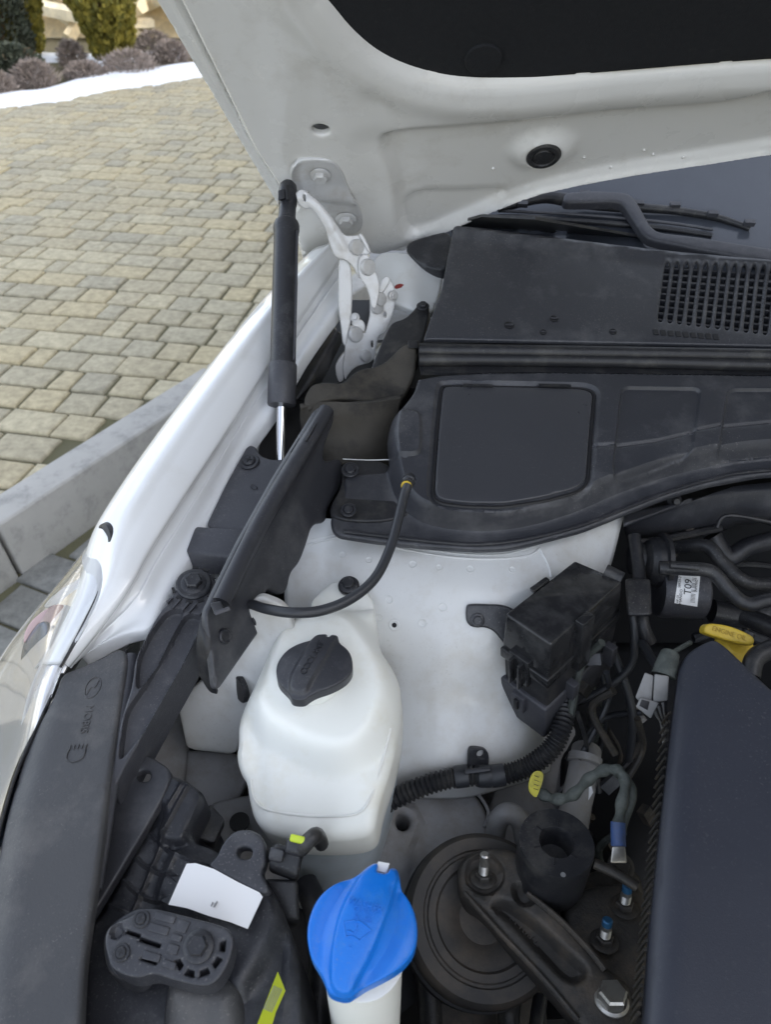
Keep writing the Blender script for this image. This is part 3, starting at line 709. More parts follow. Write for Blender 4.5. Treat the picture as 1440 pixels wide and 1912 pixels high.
hs_('hinge_base', [(830, 690), (870, 700), (885, 690), (905, 625), (945, 630), (978, 690), (975, 780), (955, 850), (920, 930), (885, 940), (860, 1080), (790, 1100), (760, 1110), (720, 1150), (705, 1190), (690, 1120), (700, 1040), (705, 980), (715, 905), (745, 882), (790, 900), (808, 940), (830, 870), (845, 800)], -.004, .0035,
    holes=[z3([(915, 815), (925, 815), (928, 835), (920, 845), (912, 835)]), z3([(843, 970), (856, 970), (858, 1005), (846, 1008)])])
hs_('hinge_base', [(900, 640), (925, 618), (955, 632), (925, 690), (900, 720), (885, 760), (878, 700)], -.001, .002)
hs_('hinge_base', [(650, 1100), (675, 1060), (705, 1020), (712, 1050), (690, 1110), (700, 1185), (670, 1195), (655, 1150)], -.007, .003)
hs_('hinge_tab', [(740, 860), (790, 850), (815, 880), (810, 930), (780, 905), (742, 890)], -.001, .002)
# pivots
def pivot(x, y, rz, off):
    px, py = z3([(x, y)])[0]; p = HG.at(px, py, off); r = mm(p, rz/2.88)
    lathe('pivot_pin', p, HG.n+Vec((.5, 0, 0)), [(r*1.05, -.002), (r*1.05, .001), (r*.95, .0028), (r*.6, .0034), (0, .0034)], M['hinge'], hg, 28)
for x, y, r_, o_ in [(765, 465, 40, .005), (822, 570, 42, .011), (762, 935, 40, 0), (893, 745, 34, .001), (815, 1050, 30, -.003), (880, 790, 34, -.002)]: pivot(x, y, r_, o_)
for x, y, r_, o_, hx in [(570, 75, 38, .001, HP.n), (710, 310, 38, .001, HP.n), (965, 728, 19, -.002, Vec((.8, -.5, .25))), (757, 843, 17, 0, Vec((-.3, -.5, .8)))]:
    px, py = z3([(x, y)])[0]; p = HB.at(px, py, .001) if y < 400 else HG.at(px, py, o_+.001); bolt(HEXW, p, HP.n if y < 400 else (hx*1.0+HG.n*.8).normalized(), mm(p, r_/2.88), hg)

# ---- fender and its inner channel
c1 = [(112, 1240, .985), (158, 1160, 1.0), (192, 1085, 1.015), (208, 1005, 1.03), (240, 935, 1.045), (330, 800, 1.065), (450, 640, 1.09), (530, 540, 1.105), (612, 456, 1.12)]
c2 = [(126, 1244, .982), (189, 1165, .998), (236, 1096, 1.013), (275, 1022, 1.024), (345, 912, 1.039), (416, 804, 1.054), (504, 666, 1.074), (560, 582, 1.09), (634, 476, 1.108)]
c3 = [(133, 1236, .975), (200, 1160, .990), (247, 1094, 1.005), (290, 1020, 1.016), (360, 912, 1.030), (430, 806, 1.045), (516, 670, 1.066), (570, 590, 1.081), (640, 488, 1.10)]
c4 = [(150, 1226, .972), (222, 1187, .982), (282, 1166, .990), (318, 1100, .995), (378, 1000, 1.004), (450, 850, 1.025), (512, 760, 1.043), (568, 662, 1.066), (642, 560, 1.085)]
C1 = [V(*p) for p in c1]; C2 = [V(*p) for p in c2]; C3 = [V(*p) for p in c3]; C4 = [V(*p) for p in c4]
out = Vec((-1, .35, 0)).normalized()
Cm1 = [p+out*.035+Vec((0, 0, -.03)) for p in C1]; Cm2 = [p+out*.07+Vec((0, 0, -.16)) for p in C1]; Cm3 = [p+out*.08+Vec((0, 0, -.45)) for p in C1]
C12 = [(a*.5+b*.5)+Vec((0, 0, .004)) for a, b in zip(C1, C2)]
c2b = [a.lerp(b, .35)+Vec((0, 0, -.001)) for a, b in zip(C2, C3)]
loft('fender', [Cm3, Cm2, Cm1, C1, C12, C2, c2b, [b+Vec((0, 0, -.003)) for b in c2b]], M['paint'], car, 7, .001, 50)
fl = [a.lerp(b, .55)+Vec((0, 0, -.003)) for a, b in zip(C3, C4)]
fend_in = loft('fender_channel', [[b+Vec((0, 0, -.0035)) for b in c2b], [p+Vec((0, 0, .001)) for p in C3], [a.lerp(b, .2)+Vec((0, 0, -.004)) for a, b in zip(C3, C4)], [a.lerp(b, .28)+Vec((0, 0, .001)) for a, b in zip(C3, C4)], fl, C4, [p+Vec((.004, 0, -.012)) for p in C4]], M['paint'], car, 7, .001, 50)
# ledge carrying the brackets (inner apron)
sheet('inner_apron', F((345, 1080, .985), (480, 830, 1.01), (430, 1000, .985)), [(330, 1060), (395, 985), (440, 900), (470, 820), (520, 745), (590, 735), (610, 800), (560, 900), (500, 1000), (440, 1090), (400, 1200), (330, 1190), (285, 1165)], M['paint'], car, thick=.02, r=.004, res=.008)
0 and sheet('rear_apron', F((560, 700, 1.06), (650, 560, 1.09), (600, 640, 1.065)), [(545, 700), (590, 600), (640, 470), (660, 470), (668, 560), (660, 640), (600, 740)], M['paint'], car, thick=.01, r=.003, res=.01)

# ---- strut tower, one pressed skin
rows = [[(515, 960, .985), (700, 975, .998), (850, 985, 1.0), (1000, 970, .998), (1185, 915, .995)],
        [(520, 1000, .980), (700, 1004, .994), (850, 1020, .997), (1000, 1015, .994), (1170, 955, .99)],
        [(525, 1025, .972), (700, 1022, .990), (850, 1040, .993), (1000, 1038, .990), (1160, 985, .983)],
        [(530, 1085, .955), (700, 1090, .975), (850, 1112, .98), (1000, 1110, .975), (1140, 1060, .955)],
        [(535, 1180, .92), (700, 1180, .945), (850, 1200, .95), (990, 1200, .94), (1100, 1160, .90)],
        [(560, 1300, .88), (710, 1300, .895), (850, 1310, .90), (980, 1310, .885), (1060, 1290, .84)],
        [(610, 1420, .84), (730, 1420, .85), (860, 1425, .855), (975, 1410, .84), (1030, 1380, .79)],
        [(620, 1500, .80), (740, 1490, .805), (870, 1490, .805), (980, 1460, .79), (1030, 1440, .75)]]
tower = loft('strut_tower', [[V(*p) for p in r_] for r_ in rows], M['inner'], car, 10, .0015, 60)
def surf(px, py, tower=tower):                     # point on the tower under a photo pixel
    dg = bpy.context.evaluated_depsgraph_get(); bpy.context.view_layer.update()
    Mi = tower.matrix_world.inverted(); o_ = Mi @ CAM; d_ = (Mi.to_3x3() @ ray(px, py)).normalized()
    ok, loc, nn, _ = tower.ray_cast(o_, d_)
    return (tower.matrix_world @ loc, (tower.matrix_world.to_3x3() @ nn).normalized()) if ok else (V(px, py, .95), Vec((0, -1, .5)).normalized())
sp = []
for px, py, r_ in [(640, 1036, 6), (689, 1046, 6), (771, 1054, 7), (820, 1060, 6), (878, 1063, 7), (957, 1064, 6), (727, 1120, 7), (827, 1134, 7), (708, 1154, 6), (789, 1164, 7)]:
    p, n = surf(px, py); R_ = mm(p, r_); sp.append(lathe_geo(p, n, [(R_*1.25, -.0004), (R_*1.1, .0004), (R_*.9, .0001), (0, -.0002)], 20))
put('spot_welds', mesh('spot_welds', *join(*sp), M['inner'], 60), tower)['kind'] = 'stuff'
p, n = surf(737, 1167); R_ = mm(p, 9)
lathe('threaded_hole', p, n, [(R_*1.3, -.001), (R_*1.3, .0006), (R_, .001), (R_*.7, .0006), (R_*.6, .0007)], M['inner'], tower, 24)
lathe('hole_bore', p, n, [(R_*.55, 0), (R_*.5, .0012), (0, .0012)], M['ink_and_shade'], tower, 20)
for nm, L, rr in [('seam_sealer', [(572, 1018), (610, 1008), (640, 1004), (700, 1014), (760, 1027), (840, 1040), (920, 1044), (985, 1038), (1008, 1024)], .0011), ('seam_sealer', [(578, 1008), (640, 998), (700, 1007), (780, 1023), (860, 1034), (940, 1035), (1000, 1020)], .0008),
                  ('seam_sealer', [(1008, 1024), (1018, 1042), (1026, 1060), (1030, 1078)], .0016), ('seam_sealer', [(998, 990), (1002, 1010), (1012, 1028)], .0007)]:
    tube(nm, [surf(x, y)[0] for x, y in L], rr, M['inner'], tower, 8, 5)
# right-hand lip of the tower with a second panel
# ---- lower rail below the harness
LR = F((720, 1500, .80), (960, 1500, .795), (800, 1600, .79))
hc = LR.uv(750, 1537)
sheet('side_rail', LR, [(690, 1480), (740, 1400), (850, 1440), (905, 1500), (912, 1530), (940, 1560), (900, 1640), (800, 1700), (690, 1720), (600, 1700), (640, 1600)], M['bare'], car, thick=.09, r=.006, res=.006,
      h=lambda q: .006*sst(sdp(LR, [(715, 1510), (745, 1500), (785, 1515), (790, 1550), (768, 1580), (765, 1640), (700, 1660), (700, 1600), (712, 1560)])(q), .006)-.0015*gau(dln(LR, [(820, 1490), (812, 1540), (800, 1600)])(q), .0015),
      holes=[[(738, 1524), (752, 1520), (766, 1532), (764, 1548), (752, 1554), (740, 1548)]])
tube('brake_line', [V(745, 1395, .80), V(800, 1420, .80), V(850, 1450, .805), V(890, 1480, .805), V(912, 1515, .80), V(905, 1545, .80)], .0016, M['bare'], car, 8)
sheet('frame_rail', F((960, 1400, .74), (1100, 1400, .74), (1000, 1500, .73)), [(930, 1440), (1000, 1380), (1060, 1330), (1100, 1400), (1060, 1560), (960, 1640), (900, 1560)], M['bare'], car, thick=.05, r=.005, res=.012)
# plates around the reservoir, lower left
PW = F((400, 1300, .93), (460, 1300, .935), (420, 1400, .88))
sheet('lamp_support_panel', PW, [(478, 1110), (530, 1130), (560, 1200), (520, 1300), (450, 1380), (438, 1414), (348, 1404), (328, 1312), (400, 1250), (440, 1180)], M['inner'], car, thick=.004, r=.003, res=.006, k=1, lines=[LN(PW, [(348, 1402), (440, 1412)], 0, False)],
      h=lambda q: -.002*gau(dln(PW, [(348, 1402), (440, 1412)])(q), .003)+.0025*sst(.0125-np.hypot(*(q-np.array(PW.uv(452, 1283))).T), .004))
p = PW.at(451, 1283, .0035); r_ = mm(p, 26)
lathe('oval_plug', p, PW.n+Vec((-1.2, 0, 0)), [(r_, -.003), (r_, .0005), (r_*.9, .0015), (0, .002)], M['rub'], car)
for P_, zz, nm, mm_ in [([(330, 1400), (440, 1405), (470, 1440), (440, 1500), (420, 1560), (380, 1540), (330, 1500), (290, 1440)], .84, 'side_panel', 'bare'), ([(250, 1330), (340, 1310), (350, 1400), (340, 1470), (250, 1480), (220, 1420)], .86, 'side_panel', 'bare'), ([(390, 1500), (480, 1480), (520, 1560), (560, 1640), (560, 1700), (440, 1640), (390, 1570)], .83, 'side_panel', 'bare')]:
    fr = F((P_[0][0], P_[0][1], zz), (P_[1][0], P_[1][1], zz), (P_[3][0], P_[3][1], zz-.02))
    sheet(nm, fr, P_, M[mm_], car, thick=.006, r=.004, res=.01, k=1, h=lambda q: .003*np.sin(q[:, 0]*90))
pz = V(447, 1535, .843); lathe('panel_hole_plug', pz, (0, 0, 1), [(.0001, -.01), (.0085, -.001), (.0085, .001), (0, .0008)], M['ink_and_shade'], car, 24)

# ---- dark inside: floor, firewall, radiator wall
def quad(name, pts, m, th=.004):
    a, b, c = Vec(pts[0]), Vec(pts[1]), Vec(pts[2]); n = (b-a).cross(c-a).normalized()*th
    k = len(pts); put(name, mesh(name, list(map(Vec, pts))+[Vec(p)-n for p in pts], [tuple(range(k)), tuple(range(2*k-1, k-1, -1))]+[(i, i+k, (i+1) % k+k, (i+1) % k) for i in range(k)], m), car)
quad('undertray', [(-.30, .05, .5), (1.2, -.1, .5), (1.2, .9, .5), (-.1, .9, .5)], M['dark'])
quad('firewall', [(-.08, .74, .5), (1.2, .62, .5), (1.2, .62, 1.06), (-.08, .74, 1.02)], M['dark'])
quad('front_panel', [(-.33, .16, .5), (1.2, -.22, .5), (1.2, -.20, .93), (-.33, .18, .88)], M['dark'])
quad('fender_liner', [(-.30, .2, .5), (-.02, .86, .5), (-.03, .86, .98), (-.26, .25, .86)], M['dark'])
sheet('bay_side_wall', F((640, 1500, .74), (700, 1640, .72), (560, 1700, .72)), [(560, 1480), (720, 1480), (860, 1640), (800, 1912), (500, 1912), (500, 1640)], M['dark'], car, thick=.01, res=.03)

# ---- windshield, cowl
WS = F((900, 430, 1.13), (1440, 450, 1.13), (1300, 300, 1.186))
a_ = np.array(WS.uv(860, 415)); b_ = np.array(WS.uv(1440, 470)); dw = (b_-a_)/np.linalg.norm(b_-a_); nw = np.array([-dw[1], dw[0]])
if (np.array(WS.uv(1300, 300))-a_).dot(nw) < 0: nw = -nw
wpts = [a_-dw*.06-nw*.03, a_+dw*1.15-nw*.05, a_+dw*1.05+nw*.75, a_+dw*.0+nw*.75]
sheet('windshield', WS, [tuple(p) for p in wpts], M['glass'], car, thick=.005, res=.05, uvs=True, k=0, h=lambda q: -.04*((q[:, 0]-.4)/.6)**2)
roofp = [WS.w(*wpts[2]), WS.w(*wpts[3]), WS.w(*wpts[3])+Vec((0, .7, .05)), WS.w(*wpts[2])+Vec((0, .7, .05))]
quad('roof_panel', roofp, M['paint'], .02)
CW = F((800, 640, 1.10), (1440, 652, 1.10), (1000, 442, 1.152))
slots = []
gq = lambda i, t: (1248+i*17.6-(t*13)+i*.2, 492+i*1.0+t*(108+i*1.2))
for i in range(13):
    x0, y0 = gq(i, 0); x1, y1 = gq(i, 1); hwid = 4.9
    slots.append(([(x0-hwid*.5, y0-3), (x0+hwid*.5, y0-3), (x0+hwid, y0+4), (x1+hwid, y1-6), (x1+hwid*.4, y1), (x1-hwid*.7, y1), (x1-hwid, y1-6), (x0-hwid, y0+4)], 1))
cowl = sheet('cowl_panel', CW, [(847, 427), (900, 431), (1000, 441), (1120, 455), (1240, 470), (1340, 479), (1440, 487), (1900, 520), (1900, 668), (1440, 645), (1200, 640), (1000, 636), (800, 632), (790, 636), (806, 590), (825, 540), (836, 480)], M['plas2'], car, thick=.0025, r=.002, res=.006, k=1,
    holes=[s_ for s_ in slots], h=lambda q: -.009*sst(-dln(CW, [(850, 560), (1000, 575), (1200, 600), (1440, 620), (1900, 650)])(q)+.0, .05)*0+.006*gau(dln(CW, [(840, 430), (1000, 450), (1240, 480), (1440, 497), (1900, 530)])(q), .008)+.004*np.sin(q[:, 0]*6+1)*0)
# slats crossing behind the slots
sl = []
for j in range(9):
    for i in range(13):
        p = CW.at(*gq(i, (j+.5)/9), -.005); q = CW.at(*gq(i+.9, (j+.5)/9), -.005); dd_ = (q-p)
        sl.append(box_geo(p, dd_*.5, CW.v*.0012, CW.n*.003))
put('grille_slats', mesh('grille_slats', *join(*sl), M['plas'], 30), cowl)['kind'] = 'stuff'
quad('grille_backing', [CW.at(1200, 480, -.022), CW.at(1800, 520, -.022), CW.at(1800, 650, -.022), CW.at(1200, 625, -.022)], M['dark'])
rb = [box_geo(CW.at(1225+i*14, 621+i*1.1, .0006), CW.u*.0025, CW.v*.0036, CW.n*.0003) for i in range(9)]
put('grille_notches', mesh('grille_notches', *join(*rb), M['dark'], 30), cowl)
for px, py, s_ in [(951, 608, 9), (1035, 596, 8), (1015, 621, 6.5), (1145, 620, 7)]:
    p = CW.at(px, py, .0005); r_ = mm(p, s_); vs, fs = lathe_geo(p, CW.n, [(r_, -.001), (r_, .0008), (r_*.8, .0012), (r_*.7, .0002), (r_*.3, .0003), (.0, .0006)], 20)
    vs = [p+(v-p)-CW.v*((v-p).dot(CW.v))*.0 for v in vs]; cl = put('clip', mesh('clip', vs, fs, M['ink_and_shade'], 40), cowl)
    put('clip_bar', mesh('clip_bar', *box_geo(p+CW.n*.001, CW.u*r_*.8, CW.v*r_*.16, CW.n*.0006), M['plasd']), cowl)
# rubber seal: two parallel ridges
def seal(name, ys, z, rad, m):
    tube(name, [V(783, ys[0], z), V(950, ys[1], z), V(1200, ys[2], z), V(1440, ys[3], z), V(1900, ys[4], z)], rad, m, car, 14, 8)
seal('hood_seal', (654, 656, 660, 664, 672), 1.094, .0068, M['rub']); seal('hood_seal', (672, 672, 676, 682, 690), 1.088, .0062, M['rub'])
sheet('seal_channel', F((800, 640, 1.086), (1440, 650, 1.086), (1000, 690, 1.082)), [(780, 640), (1440, 648), (1900, 664), (1900, 712), (1440, 700), (1000, 695), (786, 694)], M['rub'], car, thick=.004, res=.02, k=0)
# cowl end piece and things behind the hinge
sheet('cowl_end_cap', F((755, 462, 1.12), (835, 470, 1.125), (800, 500, 1.112)), [(752, 455), (800, 438), (848, 428), (838, 500), (810, 505), (770, 485)], M['plas'], car, thick=.012, r=.003, res=.008)
sheet('pillar_panel', F((760, 520, 1.10), (820, 520, 1.10), (790, 600, 1.075)), [(690, 470), (770, 470), (830, 500), (822, 550), (806, 590), (770, 580), (735, 566), (700, 560)], M['inner'], car, thick=.006, r=.003, res=.008, h=lambda q: .006*gau(dln(F((760, 520, 1.10), (820, 520, 1.10), (790, 600, 1.075)), [(762, 500), (765, 560)])(q), .012))
p = V(748, 545, 1.09); lathe('red_plug', p, (-.2, -.8, .4), [(.009, -.004), (.009, .003), (.005, .005), (0, .005)], M['red'], car)
0 and lathe('side_grommet', D(722, 490, .89), (.1, -1, .6), [(.022, -.01), (.022, .0), (.016, .006), (.010, .008), (0, .008)], M['bare'], car)
p = V(790, 572, 1.095); bolt(HEXB, p, (0, -.3, 1), mm(p, 8), car)
sheet('hinge_well_cover', F((700, 640, 1.072), (780, 600, 1.085), (700, 700, 1.060)), [(690, 690), (705, 655), (722, 616), (732, 600), (756, 594), (774, 576), (783, 562), (803, 566), (800, 600), (787, 645), (770, 690), (700, 705)], M['rub'], car, thick=.01, r=.003, res=.01)
# black rubber boot in the gap beside the fender
loft('fender_seal', [[V(548, 742, 1.035), V(560, 712, 1.040), V(592, 655, 1.05), (V(622, 606, 1.062))], [V(556, 745, 1.040), V(574, 722, 1.045), V(604, 668, 1.055), V(632, 618, 1.066)], [V(575, 750, 1.02), V(594, 725, 1.025), V(622, 672, 1.035), V(645, 625, 1.05)]], M['rub'], car, 8, .003)
sheet('rod_hole_shade', F((345, 1080, .989), (480, 830, 1.014), (430, 1000, .989)), [(482, 846), (492, 808), (518, 766), (548, 745), (580, 745), (580, 800), (556, 860), (520, 870), (494, 866)], M['ink_and_shade'], car, thick=.002, res=.01, k=1)  # flat black sheet, the dark of the rod hole put in by colour
quad('scuttle_base', [V(690, 425, 1.03), V(880, 425, 1.03), V(860, 640, 1.03), V(690, 640, 1.03)], M['bare'])
quad('seal_gap_shade', [V(755, 600, 1.055), V(1900, 620, 1.055), V(1900, 760, 1.045), V(755, 730, 1.045)], M['ink_and_shade'])  # black sheet added to darken the gaps round the seal
quad('hinge_pit', [V(480, 860, .99), V(600, 860, .99), V(700, 690, 1.0), V(690, 560, 1.03), V(630, 560, 1.03), V(560, 690, 1.0)], M['dark'])

# ---- wiper, lying on the glass
def W_(px, py, h=.014): return WS.at(px, py, h)
wt = put('wiper', sheet('wiper', WS.off(.018), [(1052, 366), (1060, 357), (1110, 354), (1165, 357), (1180, 362), (1192, 376), (1216, 420), (1230, 432), (1300, 440), (1440, 462), (1600, 492), (1600, 534), (1440, 490), (1300, 464), (1216, 447), (1200, 434), (1168, 384), (1156, 376), (1070, 377), (1054, 376)], M['plasd'], thick=.008, r=.004, res=.006, k=1, put_it=False), car)
tube('wiper_blade', [W_(x, y, .000) for x, y in [(850, 416), (940, 405), (1040, 410), (1150, 418), (1250, 428), (1330, 440)]], .0034, M['rub'], wt, 10)
tube('wiper_blade', [W_(x, y, .003) for x, y in [(930, 397), (1040, 402), (1150, 410), (1250, 420), (1330, 432)]], .0020, M['plasd'], wt, 8)
tube('blade_frame', [W_(930, 396, .004), W_(1010, 378, .007), W_(1060, 382, .007), W_(1120, 390, .006), W_(1180, 396, .004)], lambda t: .004+.004*math.sin(PI*t), M['rub'], wt, 10)
tube('blade_frame', [W_(1090, 380, .004), W_(1190, 392, .004), W_(1257, 398, .004), W_(1330, 408, .003), W_(1380, 422, .002), W_(1400, 429, .001)], lambda t: .0062-.003*t, M['rub'], wt, 10)
for px, py in [(975, 392), (1090, 372), (1190, 391), (1257, 394), (1327, 410), (1395, 427)]:
    p_ = W_(px, py, .009); put('blade_clip', mesh('blade_clip', *box_geo(p_, WS.u*.006, WS.v*.003, WS.n*.003), M['plasd']), wt)
# plastic grid at the foot of the glass
gg = sheet('glass_foot_trim', F((880, 425, 1.120), (1440, 470, 1.108), (1100, 440, 1.122)), [(835, 422), (900, 405), (1000, 410), (1200, 444), (1440, 482), (1700, 510), (1700, 520), (1440, 488), (1200, 466), (1000, 440), (850, 428)], M['rub'], car, thick=.003, res=.01, k=0,
   holes=[([(x, y), (x+w_, y+w_*.09), (x+w_-3, y+8+w_*.06), (x+3, y+7)], 0) for x, y, w_ in [(965, 428, 22), (992, 430, 22), (1036, 430, 24), (1112, 441, 14), (1150, 447, 26), (1185, 453, 16)]])
quad('cowl_tray', [V(850, 425, 1.105), V(1700, 500, 1.095), V(1700, 430, 1.10), V(850, 400, 1.10)], M['bare'])

# ---- headlight
hl = [[D(208, 1000, .634), D(200, 985, .64), D(190, 990, .655), D(170, 1010, .67)],
      [D(200, 1060, .615), D(178, 1030, .63), D(150, 1040, .65), D(110, 1085, .68)],
      [D(186, 1110, .60), D(150, 1100, .61), D(100, 1110, .64), D(40, 1170, .68)],
      [D(150, 1180, .585), D(112, 1180, .59), D(55, 1200, .62), D(-20, 1260, .67)],
      [D(108, 1262, .57), D(72, 1270, .57), D(15, 1310, .60), D(-70, 1380, .65)],
      [D(76, 1370, .55), D(45, 1390, .545), D(-20, 1440, .57), D(-110, 1500, .62)],
      [D(42, 1500, .535), D(15, 1530, .53), D(-60, 1580, .55), D(-150, 1650, .60)],
      [D(10, 1650, .515), D(-20, 1680, .51), D(-100, 1720, .53), D(-200, 1800, .58)]]
hlt = loft('headlight', [[p+Vec((-.003, .002, -.012)) for p in r_] for r_ in hl], M['shell'], car, 6, .002, 60)
loft('lens', hl, M['lens'], hlt, 6, .0025, 60)
def onlamp(px, py, dd=0): 
    return px, py
def lpatch(name, pts, m, d, th=.002, r=.0008):
    fr = F(D(*pts[0], d), D(*pts[len(pts)//3], d-.01), D(*pts[2*len(pts)//3], d+.003)); sheet(name, fr, pts, m, hlt, thick=th, r=r, res=.006)
lpatch('bezel', [(112, 1128), (122, 1134), (118, 1170), (92, 1240), (60, 1320), (48, 1295), (80, 1215), (92, 1165), (65, 1165), (40, 1212), (46, 1170), (80, 1138)], M['lampin'], .628)
lpatch('lamp_cell', [(64, 1165), (95, 1160), (80, 1215), (48, 1290), (40, 1250), (42, 1212)], M['lampdark'], .630)
lpatch('reflector', [(150, 1080), (180, 1060), (170, 1100), (135, 1160), (128, 1140), (118, 1128), (75, 1140), (110, 1105)], M['white'], .632)
tube('lamp_seam', [D(196, 1040, .628), D(176, 1105, .612), D(135, 1190, .595), D(104, 1262, .582), D(75, 1340, .566), D(40, 1470, .55)], .0016, M['inner'], hlt, 8)
tube('lamp_seam', [D(128, 1134, .62), D(96, 1215, .60), D(62, 1300, .583), D(40, 1400, .57), D(20, 1500, .555)], .003, M['inner'], hlt, 8)
tube('lamp_gasket', [D(208, 1006, .633), D(196, 1068, .618), D(180, 1116, .602), D(140, 1196, .586), D(112, 1246, .572)], .0011, M['rub'], hlt, 8)
tube('lamp_gasket', [D(184, 988, .645), D(200, 984, .637), D(210, 1002, .630), D(206, 1030, .624)], lambda s: .0015+.0035*math.sin(PI*s), M['rub'], hlt, 8)
tube('lamp_edge', [D(70, 1375, .552), D(42, 1445, .545), D(18, 1510, .54), D(-2, 1580, .535)], .0022, M['lampdark'], hlt, 8)
# bumper corner below the lamp
loft('front_bumper', [[hl[-1][k]+Vec((0, 0, -.02)) for k in range(4)], [hl[-1][k]+Vec((.03, -.08, -.06)) for k in range(4)], [hl[-1][k]+Vec((.03, -.1, -.4)) for k in range(4)]], M['paint'], car, 5, .002)
# ================================================================== THINGS IN THE ENGINE BAY
def T(name, label, cat, px, py, z, group=None):
    p = V(px, py, z); return thing(name, label, cat, p, group)

# ---- service cover at the bulkhead with its access lid
t = T('bulkhead_cover', 'black plastic cover below the wipers with a rounded square access lid', 'cover', 1000, 850, 1.06)
BC = F((800, 690, 1.083), (1400, 700, 1.083), (1000, 960, 1.035))
flange = [(640, 905), (800, 960), (905, 964), (990, 955), (1080, 928), (1150, 896), (1250, 860), (1350, 838), (1440, 826), (1900, 800)]
lid = [(824, 722), (830, 717), (1095, 722), (1112, 730), (1106, 800), (1099, 898), (1082, 915), (1020, 932), (940, 944), (870, 943), (818, 936), (808, 922), (812, 860), (818, 780)]
up = [(785, 690), (1440, 698), (1900, 710), (1900, 792), (1440, 818), (1350, 830), (1250, 852), (1150, 886), (1080, 918), (990, 946), (905, 956), (815, 948), (770, 925), (745, 880), (735, 780), (772, 735)]
dup_ = sdp(BC, up, 2); dlid = sdp(BC, lid, 1)
pan1 = sdp(BC, [(1162, 722), (1310, 724), (1300, 800), (1292, 845), (1150, 892), (1146, 870), (1155, 790)], 1)
pan2 = sdp(BC, [(1362, 726), (1440, 726), (1700, 730), (1700, 800), (1440, 832), (1345, 842), (1350, 800), (1356, 760)], 1)
stepl = dln(BC, [(1104, 832), (1155, 828), (1230, 818), (1300, 802), (1350, 792), (1440, 783), (1800, 770)], 0)
bump = sdp(BC, [(728, 772), (738, 767), (778, 768), (786, 780), (786, 840), (778, 850), (735, 850), (727, 840)], 1)
def hbc(q):
    g = -.020+.020*sst(dup_(q)+.004, .014)
    g += .004*sst(bump(q), .004)*1.0
    g -= .0035*np.maximum(sst(pan1(q), .003), sst(pan2(q), .003))
    g -= .002*gau(stepl(q), .0016)
    d = dlid(q); g -= .003*sst(d+.004, .003)
    return g
fl1 = [(785, 690), (1440, 698), (1900, 710), (1900, 840), (1440, 862), (1340, 880), (1260, 903), (1180, 934), (1100, 966), (1000, 992), (950, 1002), (900, 1004), (800, 998), (700, 988), (622, 976), (612, 950), (622, 925), (640, 905), (640, 862), (728, 856), (722, 800), (730, 772), (772, 735)]
lnp = lambda L, k: np.vstack([PL(BC, L, k), PL(BC, L, k)[:1]])
M['lidm'] = mat('satin_lid_plastic', (.045, .046, .052), .30, c2=(.054, .055, .062), nscale=8, bump=.00008, bscale=1100, speck=.25, rvar=.04)
bc = sheet('cover_body', BC, fl1, M['plas2'], t, h=hbc, thick=.003, r=.0028, res=.0058, k=1, lines=[LN(BC, lid, 1, True, (0, .002, .004, .006)), LN(BC, up, 2, True, (0, .003, .006, .009, .012)), LN(BC, [(728, 772), (738, 767), (778, 768), (786, 780), (786, 840), (778, 850), (735, 850), (727, 840)], 1, True, (0, .0015, .003)),
     LN(BC, [(1162, 722), (1310, 724), (1300, 800), (1292, 845), (1150, 892), (1146, 870), (1155, 790)], 1, True, (0, .001, .002, .0035)), LN(BC, [(1362, 726), (1440, 726), (1700, 730), (1700, 800), (1440, 832), (1345, 842), (1350, 800), (1356, 760)], 1, True, (0, .001, .002, .0035)), LN(BC, [(1104, 832), (1155, 828), (1230, 818), (1300, 802), (1350, 792), (1440, 783), (1800, 770)], 0, False, (0, .001, .002, .0035))])
ll = sheet('access_lid', BC.off(-.0015), [(x+(4 if x < 960 else -4), y+(4 if y < 830 else -4)) for x, y in lid], M['lidm'], t, thick=.003, r=.0016, res=.008, k=1, h=lambda q: .0012*np.sin(q[:, 0]*20))
for x0, x1 in [(865, 920), (1006, 1066)]:
    p = BC.at((x0+x1)/2, 721.5, .0012); a = BC.at(x0, 721, 0); b = BC.at(x1, 722.5, 0); put('lid_hinge', mesh('lid_hinge', *box_geo(p, (b-a)*.5, BC.v*.0013, BC.n*.001), M['rub']), t)
lidg = tube('lid_gap_shade', [BC.w(*q, -.0030) for q in lnp(lid, 1)], .0017, M['ink_and_shade'], t, 6, 1)  # black tube paints the shade between lid and cover
tube('flange_bead', [BC.at(x, y, -.0175) for x, y in [(640, 972), (800, 990), (900, 996), (1000, 984), (1100, 958), (1180, 927), (1260, 897), (1340, 874), (1440, 857), (1800, 838)]], .0016, M['plas'], t, 8)
# well at the left with clips
sheet('clip_ledge', F((640, 870, 1.03), (730, 870, 1.03), (680, 960, 1.02)), [(636, 858), (728, 858), (735, 905), (790, 950), (720, 975), (625, 970), (612, 950), (640, 905)], M['rub'], t, thick=.003, r=.002, res=.008)
for px, py, z, r_ in [(654, 878, 1.034, 17), (651, 953, 1.026, 15)]:
    p = V(px, py, z); R_ = mm(p, r_); me = SCR; s_ = put('screw', SCR, t, M=scaled(axM(p, (0, -.3, 1)), R_))
tube('white_edge', [V(640, 857, 1.036), V(690, 859, 1.037), V(728, 858, 1.037)], .0005, M['inner'], t, 6)

